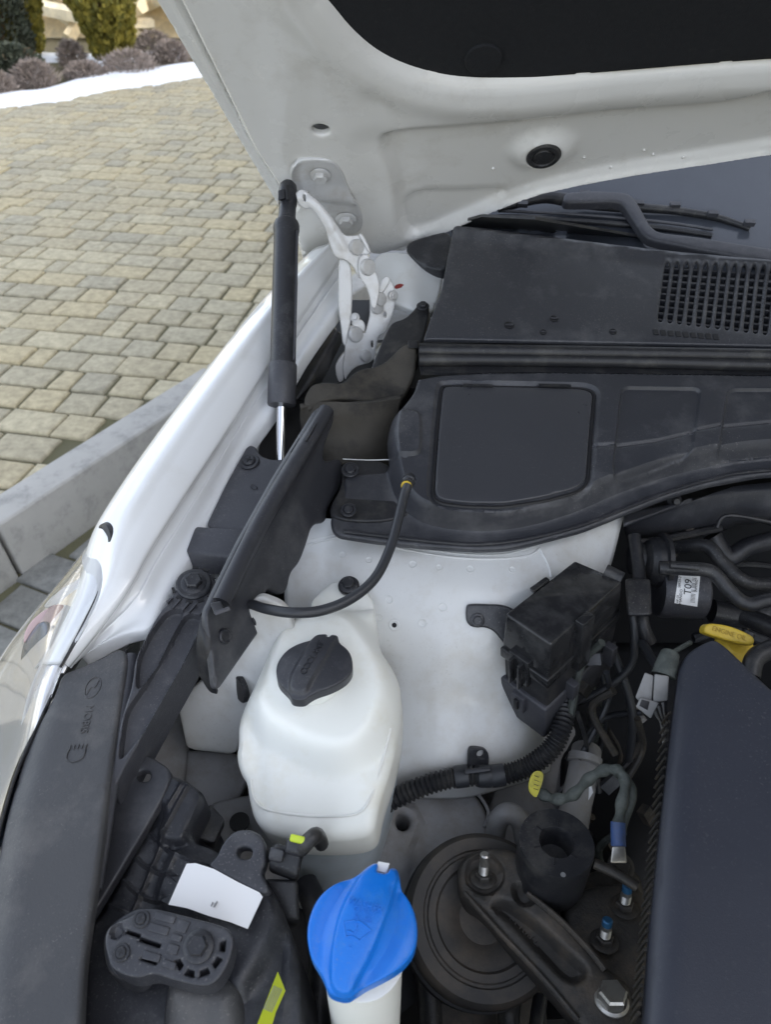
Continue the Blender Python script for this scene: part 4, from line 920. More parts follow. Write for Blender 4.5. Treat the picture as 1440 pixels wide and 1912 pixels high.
# ---- brown foam-lined duct box under the hinge
t = T('foam_baffle', 'stained brown foam baffle block between the gas strut and the bulkhead cover', 'foam block', 660, 780, 1.0)
FB = F((580, 740, 1.065), (740, 700, 1.07), (600, 715, 1.072))
fbp = [(566, 745), (580, 718), (600, 714), (640, 718), (655, 700), (678, 683), (700, 682), (725, 670), (740, 655), (756, 642), (776, 642), (780, 660), (776, 700), (755, 742), (735, 752), (690, 752), (640, 745), (600, 752), (575, 770)]
sheet('foam_top', FB, fbp, M['foam'], t, thick=.02, r=.004, res=.006, k=1, h=lambda q: .003*np.sin(q[:, 0]*60))
loft('foam_front', [[V(562, 762, 1.058), V(610, 750, 1.062), V(680, 752, 1.063), V(752, 742, 1.063)], [V(560, 780, 1.045), V(612, 775, 1.052), V(690, 772, 1.052), V(745, 765, 1.050)], [V(565, 820, 1.02), V(615, 812, 1.03), V(690, 815, 1.03), V(745, 800, 1.03)], [V(580, 900, .95), V(620, 870, 1.0), V(690, 870, 1.0), V(745, 870, .99)]], M['foam'], t, 8, .006)
hexa('foam_clip', [V(762, 636, 1.09), V(782, 636, 1.09), V(782, 650, 1.088), V(762, 650, 1.088)], [V(762, 640, 1.07), V(782, 640, 1.07), V(782, 654, 1.068), V(762, 654, 1.068)], M['rub'], t, .001)

# ---- gas strut
t = thing('gas_strut', 'black sleeved gas strut propping up the open hood beside its hinge', 'gas strut', V(523, 850, 1.0))
S0 = D(524, 872, .742); S1 = D(525.5, 757, .748); S2 = D(528, 680, .752); S3 = D(535, 412, .785); S4 = D(537, 385, .79); S5 = D(538, 340, .795)
ax = (S3-S2).normalized()
r1 = mm(S2, 24.5); r2 = mm(S2, 26.5)
def seg_(name, a, b, prof, m, par=None, seg=40):
    a = Vec(a); b = Vec(b); L = (b-a).length; return lathe(name, a, (b-a), [(r, h*L) for r, h in prof], m, par or t, seg)
seg_('rod', S0, S1+(S2-S1)*.3, [(mm(S1, 9), 0), (mm(S1, 9), 1)], M['chrome'])
seg_('end_sleeve', S1, S2, [(r2*.7, 0), (r2*.95, 0), (r2, .04), (r2, .97), (r2*.97, 1), (r1*.8, 1)], M['plasd'])
seg_('tube', S2-ax*.002, S3, [(r1*.98, 0), (r1*.985, .5), (r1*.97, .9), (r1*1.04, .93), (r1*1.04, .96), (r1*.95, .985), (r1*.7, 1)], M['plas'])
seg_('neck', S3-ax*.003, S4, [(r1*.78, 0), (r1*.70, .35), (r1*.68, 1)], M['plas'])
sk_ = seg_('ball_socket', S4-ax*.002, S5, [(r1*.66, 0), (r1*.74, .12), (r1*.76, .6), (r1*.68, .85), (r1*.45, .98), (0, 1)], M['plas'])
hexa('socket_clip', [D(533, 345, .780), D(540, 344, .780), D(541, 372, .776), D(534, 373, .776)], [D(533, 345, .79), D(540, 344, .79), D(541, 372, .788), D(534, 373, .788)], M['ink_and_shade'], t, .0004)
hexa('socket_clip', [D(519, 356, .781), D(531, 352, .780), D(532, 370, .776), D(519, 374, .777)], [D(519, 356, .79), D(531, 352, .79), D(532, 370, .788), D(519, 374, .788)], M['plas'], t, .0006)
tube('tube_seam', [D(549, 672, .742), D(553, 540, .758), D(555, 430, .774)], .0012, M['plasd'], t, 6, 6)
lathe('ball_stud', S4.lerp(S5, .5), HP.u*1.0+HP.n*.2, [(.004, 0), (.004, .018), (.007, .018), (.007, .022), (0, .022)], M['hinge'], t, 16)

# ---- bracket plate on the fender ledge
t = T('ledge_plate', 'flat grey plastic plate screwed to the fender ledge below the gas strut rod', 'plate', 440, 900, 1.0)
BP = F((470, 830, 1.03), (540, 880, 1.028), (390, 980, 1.012))
sheet('plate', BP, [(462, 830), (477, 832), (484, 848), (500, 856), (520, 858), (542, 852), (570, 860), (545, 900), (500, 960), (478, 992), (430, 990), (382, 984), (420, 905)], M['plasd'], t, thick=.004, r=.0022, res=.006, k=1)
hexa('step_block', [BP.at(366, 986, .004), BP.at(462, 992, .004), BP.at(436, 1040, .001), BP.at(345, 1030, .001)], [BP.at(362, 1000, -.016), BP.at(462, 1008, -.016), BP.at(440, 1056, -.018), BP.at(352, 1050, -.018)], M['plasd'], t, .003)
p = BP.at(466, 864, .0005); R_ = mm(p, 19); s_ = put('screw', SCR, t, M=scaled(axM(p, BP.n), R_)); put('slot', CRS, s_, M=scaled(axM(p+BP.n*R_*.03, BP.n, (.3, 1, 0)), R_))
p = BP.at(474, 910, .0006); vs, fs = lathe_geo((0, 0, 0), (0, 0, 1), [(.0035, 0), (.003, .0006), (.0016, .0008), (0, .0002)], 16); put('vent_nub', mesh('vent_nub', vs, fs, M['plas'], 40), t, M=axM(p, BP.n) @ Matrix.Rotation(-.8, 4, 'Z') @ Matrix.Diagonal((1.4, .7, 1, 1)))
# ---- long side trim running along the fender
t = T('side_trim', 'long dark plastic trim blade running beside the fender from strut to lamp bracket', 'trim', 500, 1000, 1.0)
ST = F((600, 762, 1.075), (400, 1135, 1.036), (540, 1090, .995))
stp = [(596, 762), (612, 758), (624, 768), (624, 790), (606, 838), (604, 862), (640, 856), (640, 905), (612, 950), (610, 976), (584, 980), (572, 1020), (560, 1052), (543, 1070), (538, 1100), (528, 1111), (514, 1108), (500, 1100), (496, 1112), (500, 1160), (478, 1190), (404, 1296), (392, 1200), (384, 1150), (392, 1126), (450, 1010), (520, 885)]
sheet('blade', ST, stp, M['plas2'], t, thick=.003, r=.0025, res=.006, k=1, h=lambda q: .0025*gau(dln(ST, [(585, 800), (400, 1130)])(q), .004)-.002*gau(dln(ST, [(612, 800), (470, 1080), (420, 1180)])(q), .006))
# top ridge, a rounded rail
tube('ridge', [V(609, 768, 1.074), V(565, 842, 1.068), V(485, 977, 1.051), V(412, 1127, 1.036)], lambda s: .0078, M['plas2'], t, 16, 8)
put('seam_line', mesh('seam_line', *join(tube_geo([V(590, 792, 1.0826), V(572, 824, 1.0795)], .0010, 6, 3)), M['ink_and_shade'], 60), t)
loft('nose', [[V(388, 1130, 1.036), V(372, 1165, 1.03), V(366, 1210, 1.015), V(372, 1262, .99)], [V(384, 1160, 1.03), V(382, 1200, 1.022), V(384, 1250, 1.0), V(390, 1290, .975)], [V(392, 1170, 1.028), V(394, 1210, 1.018), V(397, 1260, .995), V(405, 1296, .972)]], M['rub'], t, 6, .003)
for px, py, rr in [(483, 1152, 19), (419, 1188, 15)]:
    p = ST.at(px, py, .0); R_ = mm(p, rr); lathe('push_clip', p, ST.n, [(R_, -.001), (R_, .0012), (R_*.85, .0022), (R_*.6, .0014), (R_*.3, .0016), (0, .0022)], M['plas'], t, 28)
hexa('catch', [V(392, 1126, 1.05), V(412, 1122, 1.05), V(420, 1140, 1.047), V(400, 1146, 1.047)], [V(392, 1128, 1.04), V(412, 1124, 1.04), V(420, 1142, 1.037), V(400, 1148, 1.037)], M['plas'], t, .001)
hexa('catch', [V(398, 1142, 1.049), V(428, 1132, 1.049), V(432, 1139, 1.047), V(402, 1150, 1.047)], [V(398, 1142, 1.04), V(428, 1132, 1.04), V(432, 1139, 1.038), V(402, 1150, 1.038)], M['plasd'], t, .0008)

# ---- hood release cable
t = T('cable', 'loose black cable looping from the bulkhead cover down behind the coolant tank', 'cable', 700, 1100, 1.0)
tube('sheath', [D(762, 905, .625), D(755, 925, .622), D(744, 970, .612), D(728, 1025, .598), D(700, 1080, .582), D(655, 1118, .57), D(600, 1140, .562), D(545, 1144, .558), D(498, 1137, .57), D(470, 1128, .59)], .0041, M['cable'], t, 14, 10)
lathe('ferrule', D(762, 903, .627), D(766, 890, .64)-D(762, 903, .627), [(.0046, -.001), (.0046, .003), (.0058, .004), (.0058, .009), (.005, .012)], M['plas'], t, 20)
lathe('brass_band', D(759, 908, .6235), D(766, 890, .64)-D(762, 903, .627), [(.0047, 0), (.0047, .0012)], M['yel'], t, 20)

# ---- coolant tank
t = T('coolant_reservoir', 'milky white coolant reservoir with a black screw cap in front of the strut tower', 'coolant tank', 590, 1400, .86)
CT = F((600, 1120, .985), (700, 1140, .985), (600, 1420, .955))
ctp = [(598, 1078), (640, 1070), (676, 1080), (694, 1100), (700, 1140), (704, 1180), (712, 1220), (732, 1245), (747, 1275), (750, 1320), (742, 1385), (728, 1440), (706, 1500), (702, 1522), (694, 1545), (664, 1556), (600, 1558), (535, 1554), (484, 1540), (462, 1514), (456, 1480), (454, 1450), (444, 1438), (437, 1410), (442, 1385), (441, 1350), (452, 1318), (480, 1270), (510, 1200), (528, 1165), (545, 1148), (576, 1135), (580, 1110)]
CTR = dln(CT, [(430, 1330), (500, 1395), (560, 1425), (640, 1455), (715, 1400), (745, 1300)], 2)
rl = PL(CT, [(430, 1330), (500, 1392), (570, 1425), (640, 1440), (700, 1395), (745, 1300)], 2, False)
capc = np.array(CT.uv(585, 1250)); shd = sdp(CT, [(540, 1165), (640, 1150), (690, 1200), (735, 1280), (720, 1370), (660, 1430), (560, 1410), (470, 1345), (500, 1260)], 2)
nk = dln(CT, [(586, 1150), (640, 1160), (700, 1170)], 0)
grv = dln(CT, [(470, 1350), (478, 1440), (476, 1500)], 2)
tabs = sdp(CT, [(585, 1075), (690, 1070), (700, 1135), (585, 1140)], 1)
def hct(q):
    d = shd(q); g = .023*sst(d+.002, .024)
    g -= .010*sst(tabs(q), .01)
    yv = np.array([CT.uv(600, 1440)])[0][1]; sgn = 1 if np.array(CT.uv(600, 1500))[1] > yv else -1
    g -= .016*np.clip((q[:, 1]-yv)*sgn/.045, 0, 1.3)**1.15
    g -= .004*gau(grv(q), .007)
    g += .004*sst(.034-np.hypot(q[:, 0]-capc[0], q[:, 1]-capc[1]), .01)
    return g
ctb = sheet('tank', CT, ctp, M['tank'], t, h=hct, r=.009, res=.0045, k=2, thick=.04, lines=[LN(CT, [(540, 1165), (640, 1150), (690, 1200), (735, 1280), (720, 1370), (660, 1430), (560, 1410), (470, 1345), (500, 1260)], 2, True, (0, .003, .006, .009, .012))])
mp = [surf(x, y, ctb)[0] for x, y in [(468, 1455), (474, 1490), (500, 1512), (560, 1522), (620, 1524), (668, 1518), (692, 1490), (712, 1430), (730, 1360)]]
tube('mould_seam', mp, .0011, M['tank'], ctb, 8, 8)
# lower half below the moulding seam
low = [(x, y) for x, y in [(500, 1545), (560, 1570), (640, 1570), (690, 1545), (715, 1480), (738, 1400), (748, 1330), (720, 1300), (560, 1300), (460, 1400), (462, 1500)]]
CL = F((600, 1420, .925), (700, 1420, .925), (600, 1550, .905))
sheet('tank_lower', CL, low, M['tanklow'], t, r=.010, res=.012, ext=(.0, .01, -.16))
0 and tube('mould_seam', [CL.at(x, y, .003) for x, y in [(742, 1330), (736, 1400), (716, 1478), (690, 1540), (645, 1568), (560, 1566), (500, 1545), (464, 1500)]], .0018, M['tank'], ctb, 8, 8)
TB = CT.off(-.012)
p = CT.at(650, 1087, -.004); bolt(HEXB, p, CT.n, mm(p, 12), t)
lathe('fastener_pad', CT.at(650, 1087, -.0062), CT.n, [(mm(p, 20), -.001), (mm(p, 20), .001), (0, .001)], M['rub'], t)
# neck + cap
p = V(585, 1252, .995); lathe('neck', p-Vec((0, 0, .03)), (0, 0, 1), [(.024, 0), (.024, .03)], M['tank'], t)
CC = F(V(585, 1240, 1.012), n=Vec((0, -.10, 1)))
z2 = lambda L: [(500+x/8, 1157+y/8*.955) for x, y in L]
capo = z2([(890, 170), (870, 240), (880, 255), (915, 260), (950, 210), (985, 185), (1040, 195), (1055, 260), (1075, 325), (1180, 400), (1245, 500), (1270, 640), (1262, 760), (1180, 880), (1060, 970), (900, 1050), (740, 1100), (620, 1160), (545, 1215), (440, 1215), (345, 1190), (310, 1110), (230, 1030), (150, 940), (115, 820), (115, 680), (170, 560), (270, 440), (400, 360), (540, 310), (680, 275), (740, 210), (810, 172)])
rid = sdp(CC, z2([(700, 200), (640, 330), (520, 560), (380, 800), (320, 960), (325, 1110), (560, 1150), (640, 980), (760, 800), (900, 560), (960, 400), (1040, 250), (1040, 200)]), 1)
def hcap(q):
    c = np.array(CC.uv(586, 1240)); rr = np.hypot(q[:, 0]-c[0], q[:, 1]-c[1]); return -.0035*np.clip(rr/.027, 0, 1.2)**2+.0032*sst(rid(q), .0035)
cp_ = sheet('cap', CC, capo, M['plas2'], t, h=hcap, r=.0012, res=.0024, k=2, ext=(0, 0, -.007), lines=[LN(CC, z2([(700, 200), (640, 330), (520, 560), (380, 800), (320, 960), (325, 1110), (560, 1150), (640, 980), (760, 800), (900, 560), (960, 400), (1040, 250), (1040, 200)]), 1, True, (0, .0012, .0022))])
lt = text_me('COOLANT', .0068, M['plas'], .0004, .9)
a = CC.at(563, 1266); b = CC.at(604, 1199); xd = (b-a).normalized(); yd = CC.n.cross(xd); mid = CC.at(584, 1232, .0031)
Mx = Matrix((xd, yd, CC.n)).transposed().to_4x4(); Mx.translation = mid+CC.n*.0003
put('lettering', lt, cp_, M=Mx)

# ---- washer filler
t = T('washer_filler', 'white washer filler neck under a bright blue winged cap', 'washer filler', 672, 1750, .8)
BCp = F(V(676, 1735, 1.02), n=Vec((0, -.22, 1)))
z4 = lambda L: [(420+x/2.77, 1450+y/2.77) for x, y in L]
bco = z4([(770, 428), (795, 430), (782, 480), (790, 487), (840, 497), (862, 450), (895, 458), (908, 520), (915, 575), (945, 610), (985, 690), (1002, 790), (990, 880), (955, 940), (900, 995), (800, 1050), (730, 1080), (680, 1115), (630, 1147), (560, 1130), (528, 1108), (510, 1050), (485, 1000), (440, 930), (418, 830), (425, 740), (460, 640), (520, 570), (600, 525), (680, 505), (730, 455)])
bw = sdp(BCp, z4([(690, 510), (640, 600), (590, 720), (560, 850), (545, 960), (545, 1100), (640, 1140), (700, 1030), (770, 900), (830, 740), (880, 590), (900, 470), (780, 430), (740, 460)]), 1)
v1 = dln(BCp, z4([(640, 530), (545, 680), (500, 800), (485, 900), (495, 1000)]), 2); v2 = dln(BCp, z4([(900, 590), (905, 700), (860, 850), (790, 960), (720, 1060)]), 2)
def hbl(q):
    c = np.array(BCp.uv(675, 1735)); rr = np.hypot(q[:, 0]-c[0], q[:, 1]-c[1]); return -.006*np.clip(rr/.030, 0, 1.25)**2+.0032*sst(bw(q), .0022)-.0030*gau(v1(q), .0042)-.0030*gau(v2(q), .0042)
bcap = sheet('cap', BCp, bco, M['blue'], t, h=hbl, r=.0014, res=.0022, k=2, ext=(0, 0, -.007), lines=[LN(BCp, z4([(690, 510), (640, 600), (590, 720), (560, 850), (545, 960), (545, 1100), (640, 1140), (700, 1030), (770, 900), (830, 740), (880, 590), (900, 470), (780, 430), (740, 460)]), 1, True, (0, .0007, .0014)), LN(BCp, z4([(640, 530), (545, 680), (500, 800), (485, 900), (495, 1000)]), 2, False, (0, .0025, .005)), LN(BCp, z4([(900, 590), (905, 700), (860, 850), (790, 960), (720, 1060)]), 2, False, (0, .0025, .005))])
def on_b(px, py, h=0):
    u, v = BCp.uv(px, py); return BCp.w(u, v, float(hbl(np.array([[u, v]]))[0])+h)
def btext(s, a, b, size, h=.0):
    A = on_b(*a); Bq = on_b(*b); xd = (Bq-A).normalized(); n = BCp.n; yd = n.cross(xd).normalized(); zd = xd.cross(yd); Mx = Matrix((xd, yd, zd)).transposed().to_4x4(); Mx.translation = on_b((a[0]+b[0])/2, (a[1]+b[1])/2, .0)
    put('lettering', text_me(s, size*1.05, M['blue'], .00035, 1.0), bcap, M=Mx)
btext('WASHER', (656, 1683), (708, 1699), .0047); btext('ONLY', (662, 1698), (700, 1709), .0045); btext('FLUID', (655, 1710), (700, 1726), .0036)
z6 = lambda L: [(600+x/10.286, 1640+y/10.286) for x, y in L]
ic = [z6([(430, 865), (600, 835), (780, 870), (965, 1025)]), z6([(965, 1025), (740, 1205)]), z6([(740, 1205), (600, 1130), (480, 1140)]), z6([(480, 1140), (430, 865)]), z6([(685, 900), (680, 960)]), z6([(500, 1020), (560, 1035), (600, 1060)]), z6([(640, 1050), (690, 1000)])]
put('washer_symbol', mesh('washer_symbol', *join(*[tube_geo([on_b(x, y, .0001) for x, y in L], .00045, 6, 5) for L in ic]), M['blue'], 60), bcap)
lathe('dimple', on_b(655, 1767, -.0004), BCp.n, [(.0009, 0), (.0009, .0006), (.0005, .0006), (.0002, .0005)], M['blue'], bcap, 12)
hexa('strap_tip', [V(706, 1608, 1.018), V(728, 1612, 1.018), V(722, 1631, 1.017), V(702, 1626, 1.017)], [V(706, 1608, 1.010), V(728, 1612, 1.010), V(722, 1631, 1.009), V(702, 1626, 1.009)], M['white'], t, .0005)
pn = V(676, 1770, 1.005); lathe('neck', Vec((pn.x, pn.y, .55)), (0, -.0, 1), [(.0225, 0), (.0225, .44), (.0235, .441), (.0235, .446)], M['tank'], t)

# ---- relay box
t = T('fuse_box', 'black relay box with a glossy lid bolted to the strut tower', 'fuse box', 1040, 1200, .9)
A = V(944, 1146, 1.0); B = V(1074, 1046, 1.0); C = V(1163, 1084, 1.0); E = V(1030, 1204, 1.0)
dn = (D(1018, 1372, .655)-E)
def box4(name, f0, f1, grow, m, par, bev, gr2=None, **kw):
    ce = (A+B+C+E)/4; g = lambda p, f, k: ce+(p-ce)*k+dn*f
    return hexa(name, [g(p, f0, grow) for p in (A, E, C, B)], [g(p, f1, gr2 or grow) for p in (A, E, C, B)], m, par, bev, **kw)
M['boxlid'] = mat('glossy_black_lid', (.016, .0165, .018), .15, c2=(.022, .022, .024), nscale=60, dirt=(.07, .07, .07), dscale=60, dthr=.5, damt=.3, rvar=.12)
ldd = box4('lid', 0, .33, 1.0, M['boxlid'], t, .0022, 1.05)
box4('lid_rim', .33, .42, 1.09, M['boxlid'], t, .0015)
box4('case', .42, .98, 1.03, M['rub'], t, .003, .97)
box4('tray', .66, 1.03, 1.09, M['plasd'], t, .0025, 1.04)
ce = (A+B+C+E)/4
xl = (E-A).normalized(); yl = (B-A).normalized(); fn = -yl; rn = xl
def facebox(name, base, u, v, n, cu, cv, hu, hv, hn, m, par, bev=.0008):
    c_ = base+u*cu+v*cv+n*hn*.6; top = [c_-u*hu-v*hv+n*hn, c_+u*hu-v*hv+n*hn, c_+u*hu+v*hv+n*hn, c_-u*hu+v*hv+n*hn]; bot = [p-n*2*hn for p in top]; return hexa(name, top, bot, m, par, bev)
L1 = (E-A).length; L2 = (C-E).length; dv = dn.normalized(); Lh = dn.length
facebox('latch', A, xl, dv, fn, L1*.42, Lh*.40, .010, .016, .004, M['boxlid'], t)
facebox('latch_rib', A, xl, dv, fn, L1*.32, Lh*.42, .0012, .015, .0075, M['boxlid'], t, .0004)
facebox('latch_rib', A, xl, dv, fn, L1*.52, Lh*.42, .0012, .015, .0075, M['boxlid'], t, .0004)
facebox('latch', E, yl, dv, xl, L2*.40, Lh*.22, .008, .030, .004, M['boxlid'], t)
facebox('hook', A, xl, dv, fn, L1*.45, Lh*.76, .0065, .010, .005, M['plasd'], t)
facebox('hook_slot', A, xl, dv, fn, L1*.45, Lh*.76, .002, .006, .0066, M['ink_and_shade'], t, .0003)
facebox('hook', E, yl, dv, xl, L2*.30, Lh*.66, .004, .010, .005, M['plasd'], t)
facebox('hook', E, yl, dv, xl, L2*.86, Lh*.66, .004, .012, .005, M['plasd'], t)
hexa('lid_tab', [V(989, 1098, 1.003), V(1020, 1076, 1.003), V(1028, 1082, 1.001), V(998, 1106, 1.001)], [V(989, 1102, .994), V(1020, 1080, .994), V(1028, 1086, .992), V(998, 1110, .992)], M['boxlid'], t, .001)
lb = [V(988, 1106, 1.0035), V(1072, 1056, 1.0035)]
pb, nb = surf(890, 1158)
BK = F(pb+nb*.004, n=nb)
sheet('mount_bracket', BK, [(870, 1132), (880, 1128), (945, 1130), (980, 1150), (1000, 1200), (960, 1225), (940, 1200), (918, 1172), (872, 1172)], M['plas'], t, thick=.012, r=.002, res=.006, k=1)
p = BK.at(892, 1158, .0005); bolt(HEXB, p, BK.n, mm(p, 9), t)

# ---- corrugated harness
t = T('wiring_harness', 'thick black corrugated wiring harness crossing below the strut tower', 'harness', 880, 1460, .8)
hp = [D(560, 1590, .66), D(640, 1550, .66), D(720, 1500, .655), D(790, 1468, .65), D(860, 1450, .648), D(930, 1448, .648), D(985, 1432, .645), D(1030, 1398, .64), D(1052, 1350, .645), D(1060, 1290, .67), D(1080, 1230, .70)]
P_ = crom(hp, 40); n_p = len(P_)
vs, fs = tube_geo([Vec(p) for p in P_], lambda s: .0082+.0011*math.sin(s*n_p*1.25), 18, 1)
put('conduit', mesh('conduit', vs, fs, M['rub'], 50), t)
for a in (862, 905, 930): 
    k = min(range(n_p), key=lambda i: abs(proj(P_[i])[0]-a)); ax_ = Vec(P_[k+1])-Vec(P_[k]); lathe('tape_wrap', Vec(P_[k]), ax_, [(.0094, -.006), (.0097, -.004), (.0097, .004), (.0094, .006)], M['cable'], t, 24)
p, n = surf(893, 1412); HB2 = F(p+n*.006, n=n)
sheet('clip_plate', HB2, [(876, 1398), (890, 1397), (910, 1400), (915, 1415), (912, 1440), (918, 1448), (876, 1450)], M['plas'], t, thick=.004, r=.001, res=.005, k=1, holes=[[(893, 1403), (902, 1400), (907, 1408), (904, 1416), (895, 1417), (890, 1410)]])
hexa('strap', [D(868, 1436, .632), D(916, 1432, .632), D(918, 1440, .630), D(868, 1446, .630)], [D(868, 1436, .645), D(916, 1432, .645), D(918, 1440, .645), D(868, 1446, .645)], M['plas'], t, .001)

# ---- wrapped battery lead with tag and terminal
t = T('battery_lead', 'cloth-wrapped cable with a yellow tag ending in a blue taped terminal', 'cable', 1100, 1450, .85)
tube('wrapped_cable', [D(1000, 1468, .60), D(1012, 1482, .59), D(1040, 1492, .58), D(1070, 1484, .572), D(1100, 1455, .565), D(1130, 1438, .56), D(1156, 1440, .555), D(1168, 1462, .55), D(1160, 1510, .545), D(1155, 1545, .54)], lambda s: .0042+.0007*math.sin(s*60), M['wire'], t, 12, 10)
tube('wrapped_cable', [D(1150, 1440, .56), D(1176, 1465, .555), D(1180, 1490, .55), D(1166, 1530, .545), D(1160, 1550, .542)], .0038, M['wire'], t, 12, 8)
tube('blue_sleeve', [D(1155, 1535, .541), D(1155, 1552, .539), D(1156, 1580, .536)], .0054, M['bluet'], t, 16, 4)
hexa('terminal', [D(1144, 1580, .530), D(1168, 1580, .530), D(1172, 1612, .528), D(1140, 1612, .528)], [D(1144, 1580, .536), D(1168, 1580, .536), D(1172, 1612, .534), D(1140, 1612, .534)], M['steel'], t, .0012)
sheet('yellow_tag', F(D(1000, 1465, .585), D(1012, 1450, .59), D(1005, 1480, .583)), [(993, 1440), (1010, 1440), (1014, 1450), (1006, 1485), (1003, 1490), (988, 1474)], M['tag'], t, thick=.001, res=.006, k=1, h=lambda q: .002*np.sin(q[:, 0]*150))
tg = F(D(1000, 1465, .583), D(1012, 1450, .588), D(1005, 1480, .581))
for i in range(4):
    put('print_line', mesh('print_line', *box_geo(tg.at(1001-i*.4, 1450+i*8, .0014), (tg.at(1008, 1452)-tg.at(996, 1448))*.32, tg.v*.0003, tg.n*.0003), M['ink_and_shade']), t)

# ---- engine mount
HEXS2 = hex_me('bolt', M['steel'], flange=1.18, h=1.1)
t = T('engine_mount', 'round dusty rubber engine mount with a cast iron arm and bolts', 'engine mount', 905, 1720, .75)
mc = V(905, 1712, .845); mn = Vec((.03, -.30, 1)).normalized(); R0 = mm(mc, 148)
lathe('rubber_ring', mc, mn, [(R0*.9, -.10), (R0*.97, -.035), (R0, -.022), (R0*1.0, -.006), (R0*.97, 0), (R0*.92, .0032), (R0*.78, .0032), (R0*.76, .0012), (R0*.73, .0012), (R0*.71, .0028), (R0*.62, .0026), (R0*.59, -.001), (R0*.45, -.002), (R0*.30, -.008), (0, -.008)], M['dirtrub'], t, 72)
lathe('mount_cup', mc-mn*.03, mn, [(R0*.92, -.12), (R0*1.03, -.03), (R0*1.03, 0), (R0*.95, .002)], M['dark'], t, 60)
AR = F((905, 1625, .872), (1150, 1860, .872), (1080, 1660, .878))
armo = [(852, 1640), (856, 1608), (880, 1588), (915, 1578), (960, 1585), (985, 1600), (990, 1640), (1000, 1668), (1040, 1700), (1090, 1752), (1125, 1800), (1160, 1822), (1185, 1850), (1180, 1960), (1120, 1960), (1070, 1900), (1010, 1830), (940, 1752), (900, 1700), (862, 1680)]
slotp = [(920, 1690), (932, 1680), (950, 1682), (1010, 1726), (1060, 1775), (1100, 1810), (1090, 1830), (1060, 1835), (1010, 1780), (950, 1715), (925, 1700)]
ds = sdp(AR, slotp, 2); ds2 = sdp(AR, [(960, 1650), (985, 1655), (1000, 1680), (980, 1690), (962, 1675)], 1)
bc_ = np.array(AR.uv(905, 1632))
sheet('cast_arm', AR, armo, M['iron'], t, r=.006, res=.0045, k=2, thick=.022, lines=[LN(AR, slotp, 2, True, (0, .0015, .003, .0045)), LN(AR, [(960, 1650), (985, 1655), (1000, 1680), (980, 1690), (962, 1675)], 1, True, (0, .0015, .003)), LN(AR, [(905+40*math.cos(a), 1632+36*math.sin(a)) for a in np.linspace(0, 2*PI, 24)[:-1]], 0, True, (0, .001, .002))],
      h=lambda q: -.010*sst(ds(q)-.001, .008)-.008*sst(ds2(q), .006)-.004*sst(.0145-np.hypot(q[:, 0]-bc_[0], q[:, 1]-bc_[1]), .003)+.0015*np.array([noise.noise(Vec((a*40, b*40, 0))) for a, b in q]))
for px, py, s_ in [(1075, 1885, .008), (985, 1730, .0065)]:
    pass
def stud(px, py, z, r, nutm, studm, tipm, h=.03, tilt=Vec((0, .32, 1))):
    p = V(px, py, z); R_ = mm(p, r); nn = tilt.normalized(); bolt(nutm, p, nn, R_, t, 'nut')
    prof = [(R_*.60, 0)]
    for i in range(8): hh_ = R_*.8+(h-R_*.8)*i/16; prof += [(R_*.60, hh_), (R_*.54, hh_+(h-R_*.8)/32)]
    prof += [(R_*.54, h*.7), (R_*.54, h*.96), (R_*.38, h), (0, h)]
    lathe('stud', p, nn, prof, studm, t, 20)
    if tipm: lathe('stud_tip', p+nn*h*.78, nn, [(R_*.56, 0), (R_*.56, h*.2), (R_*.4, h*.235), (0, h*.235)], tipm, t, 18)
stud(903, 1640, .869, 16, HEXI, M['steel'], None, .025)
stud(1129, 1758, .862, 17, HEXI, M['steel'], M['bluedot'], .022); stud(1166, 1694, .862, 17, HEXI, M['steel'], M['bluedot'], .022)
p = AR.at(1143, 1868, .001); bolt(HEXS2, p-AR.n*.002, (AR.n+Vec((.1, .35, 0))).normalized(), mm(p, 27), t)
sheet('engine_bracket', F((1100, 1700, .855), (1200, 1700, .86), (1150, 1800, .855)), [(1060, 1660), (1190, 1640), (1215, 1700), (1200, 1912), (1150, 1912), (1090, 1800), (1050, 1720)], M['iron'], t, r=.005, res=.008, thick=.03)
a_t = AR.at(980, 1738, -.0085); xd = (AR.at(1000, 1755)-AR.at(945, 1712)).normalized(); yd = AR.n.cross(xd); Mx = Matrix((xd, yd, AR.n)).transposed().to_4x4(); Mx.translation = AR.at(978, 1737, -.0088)
put('cast_mark', text_me('SHWA', .009, M['iron'], .0008, 1.1), t, M=Mx)

tube('cast_rib', [AR.at(868, 1668, .0005), AR.at(930, 1738, .001), AR.at(1010, 1822, .001), AR.at(1080, 1905, .001)], .0022, M['iron'], t, 8)
tube('cast_rib', [AR.at(985, 1668, .0005), AR.at(1040, 1712, .001), AR.at(1095, 1768, .001), AR.at(1130, 1812, .001)], .0022, M['iron'], t, 8)
bolt(HEXI, V(1160, 1618, .84), (0, -.2, 1), mm(V(1160, 1618, .84), 16), t, 'nut')
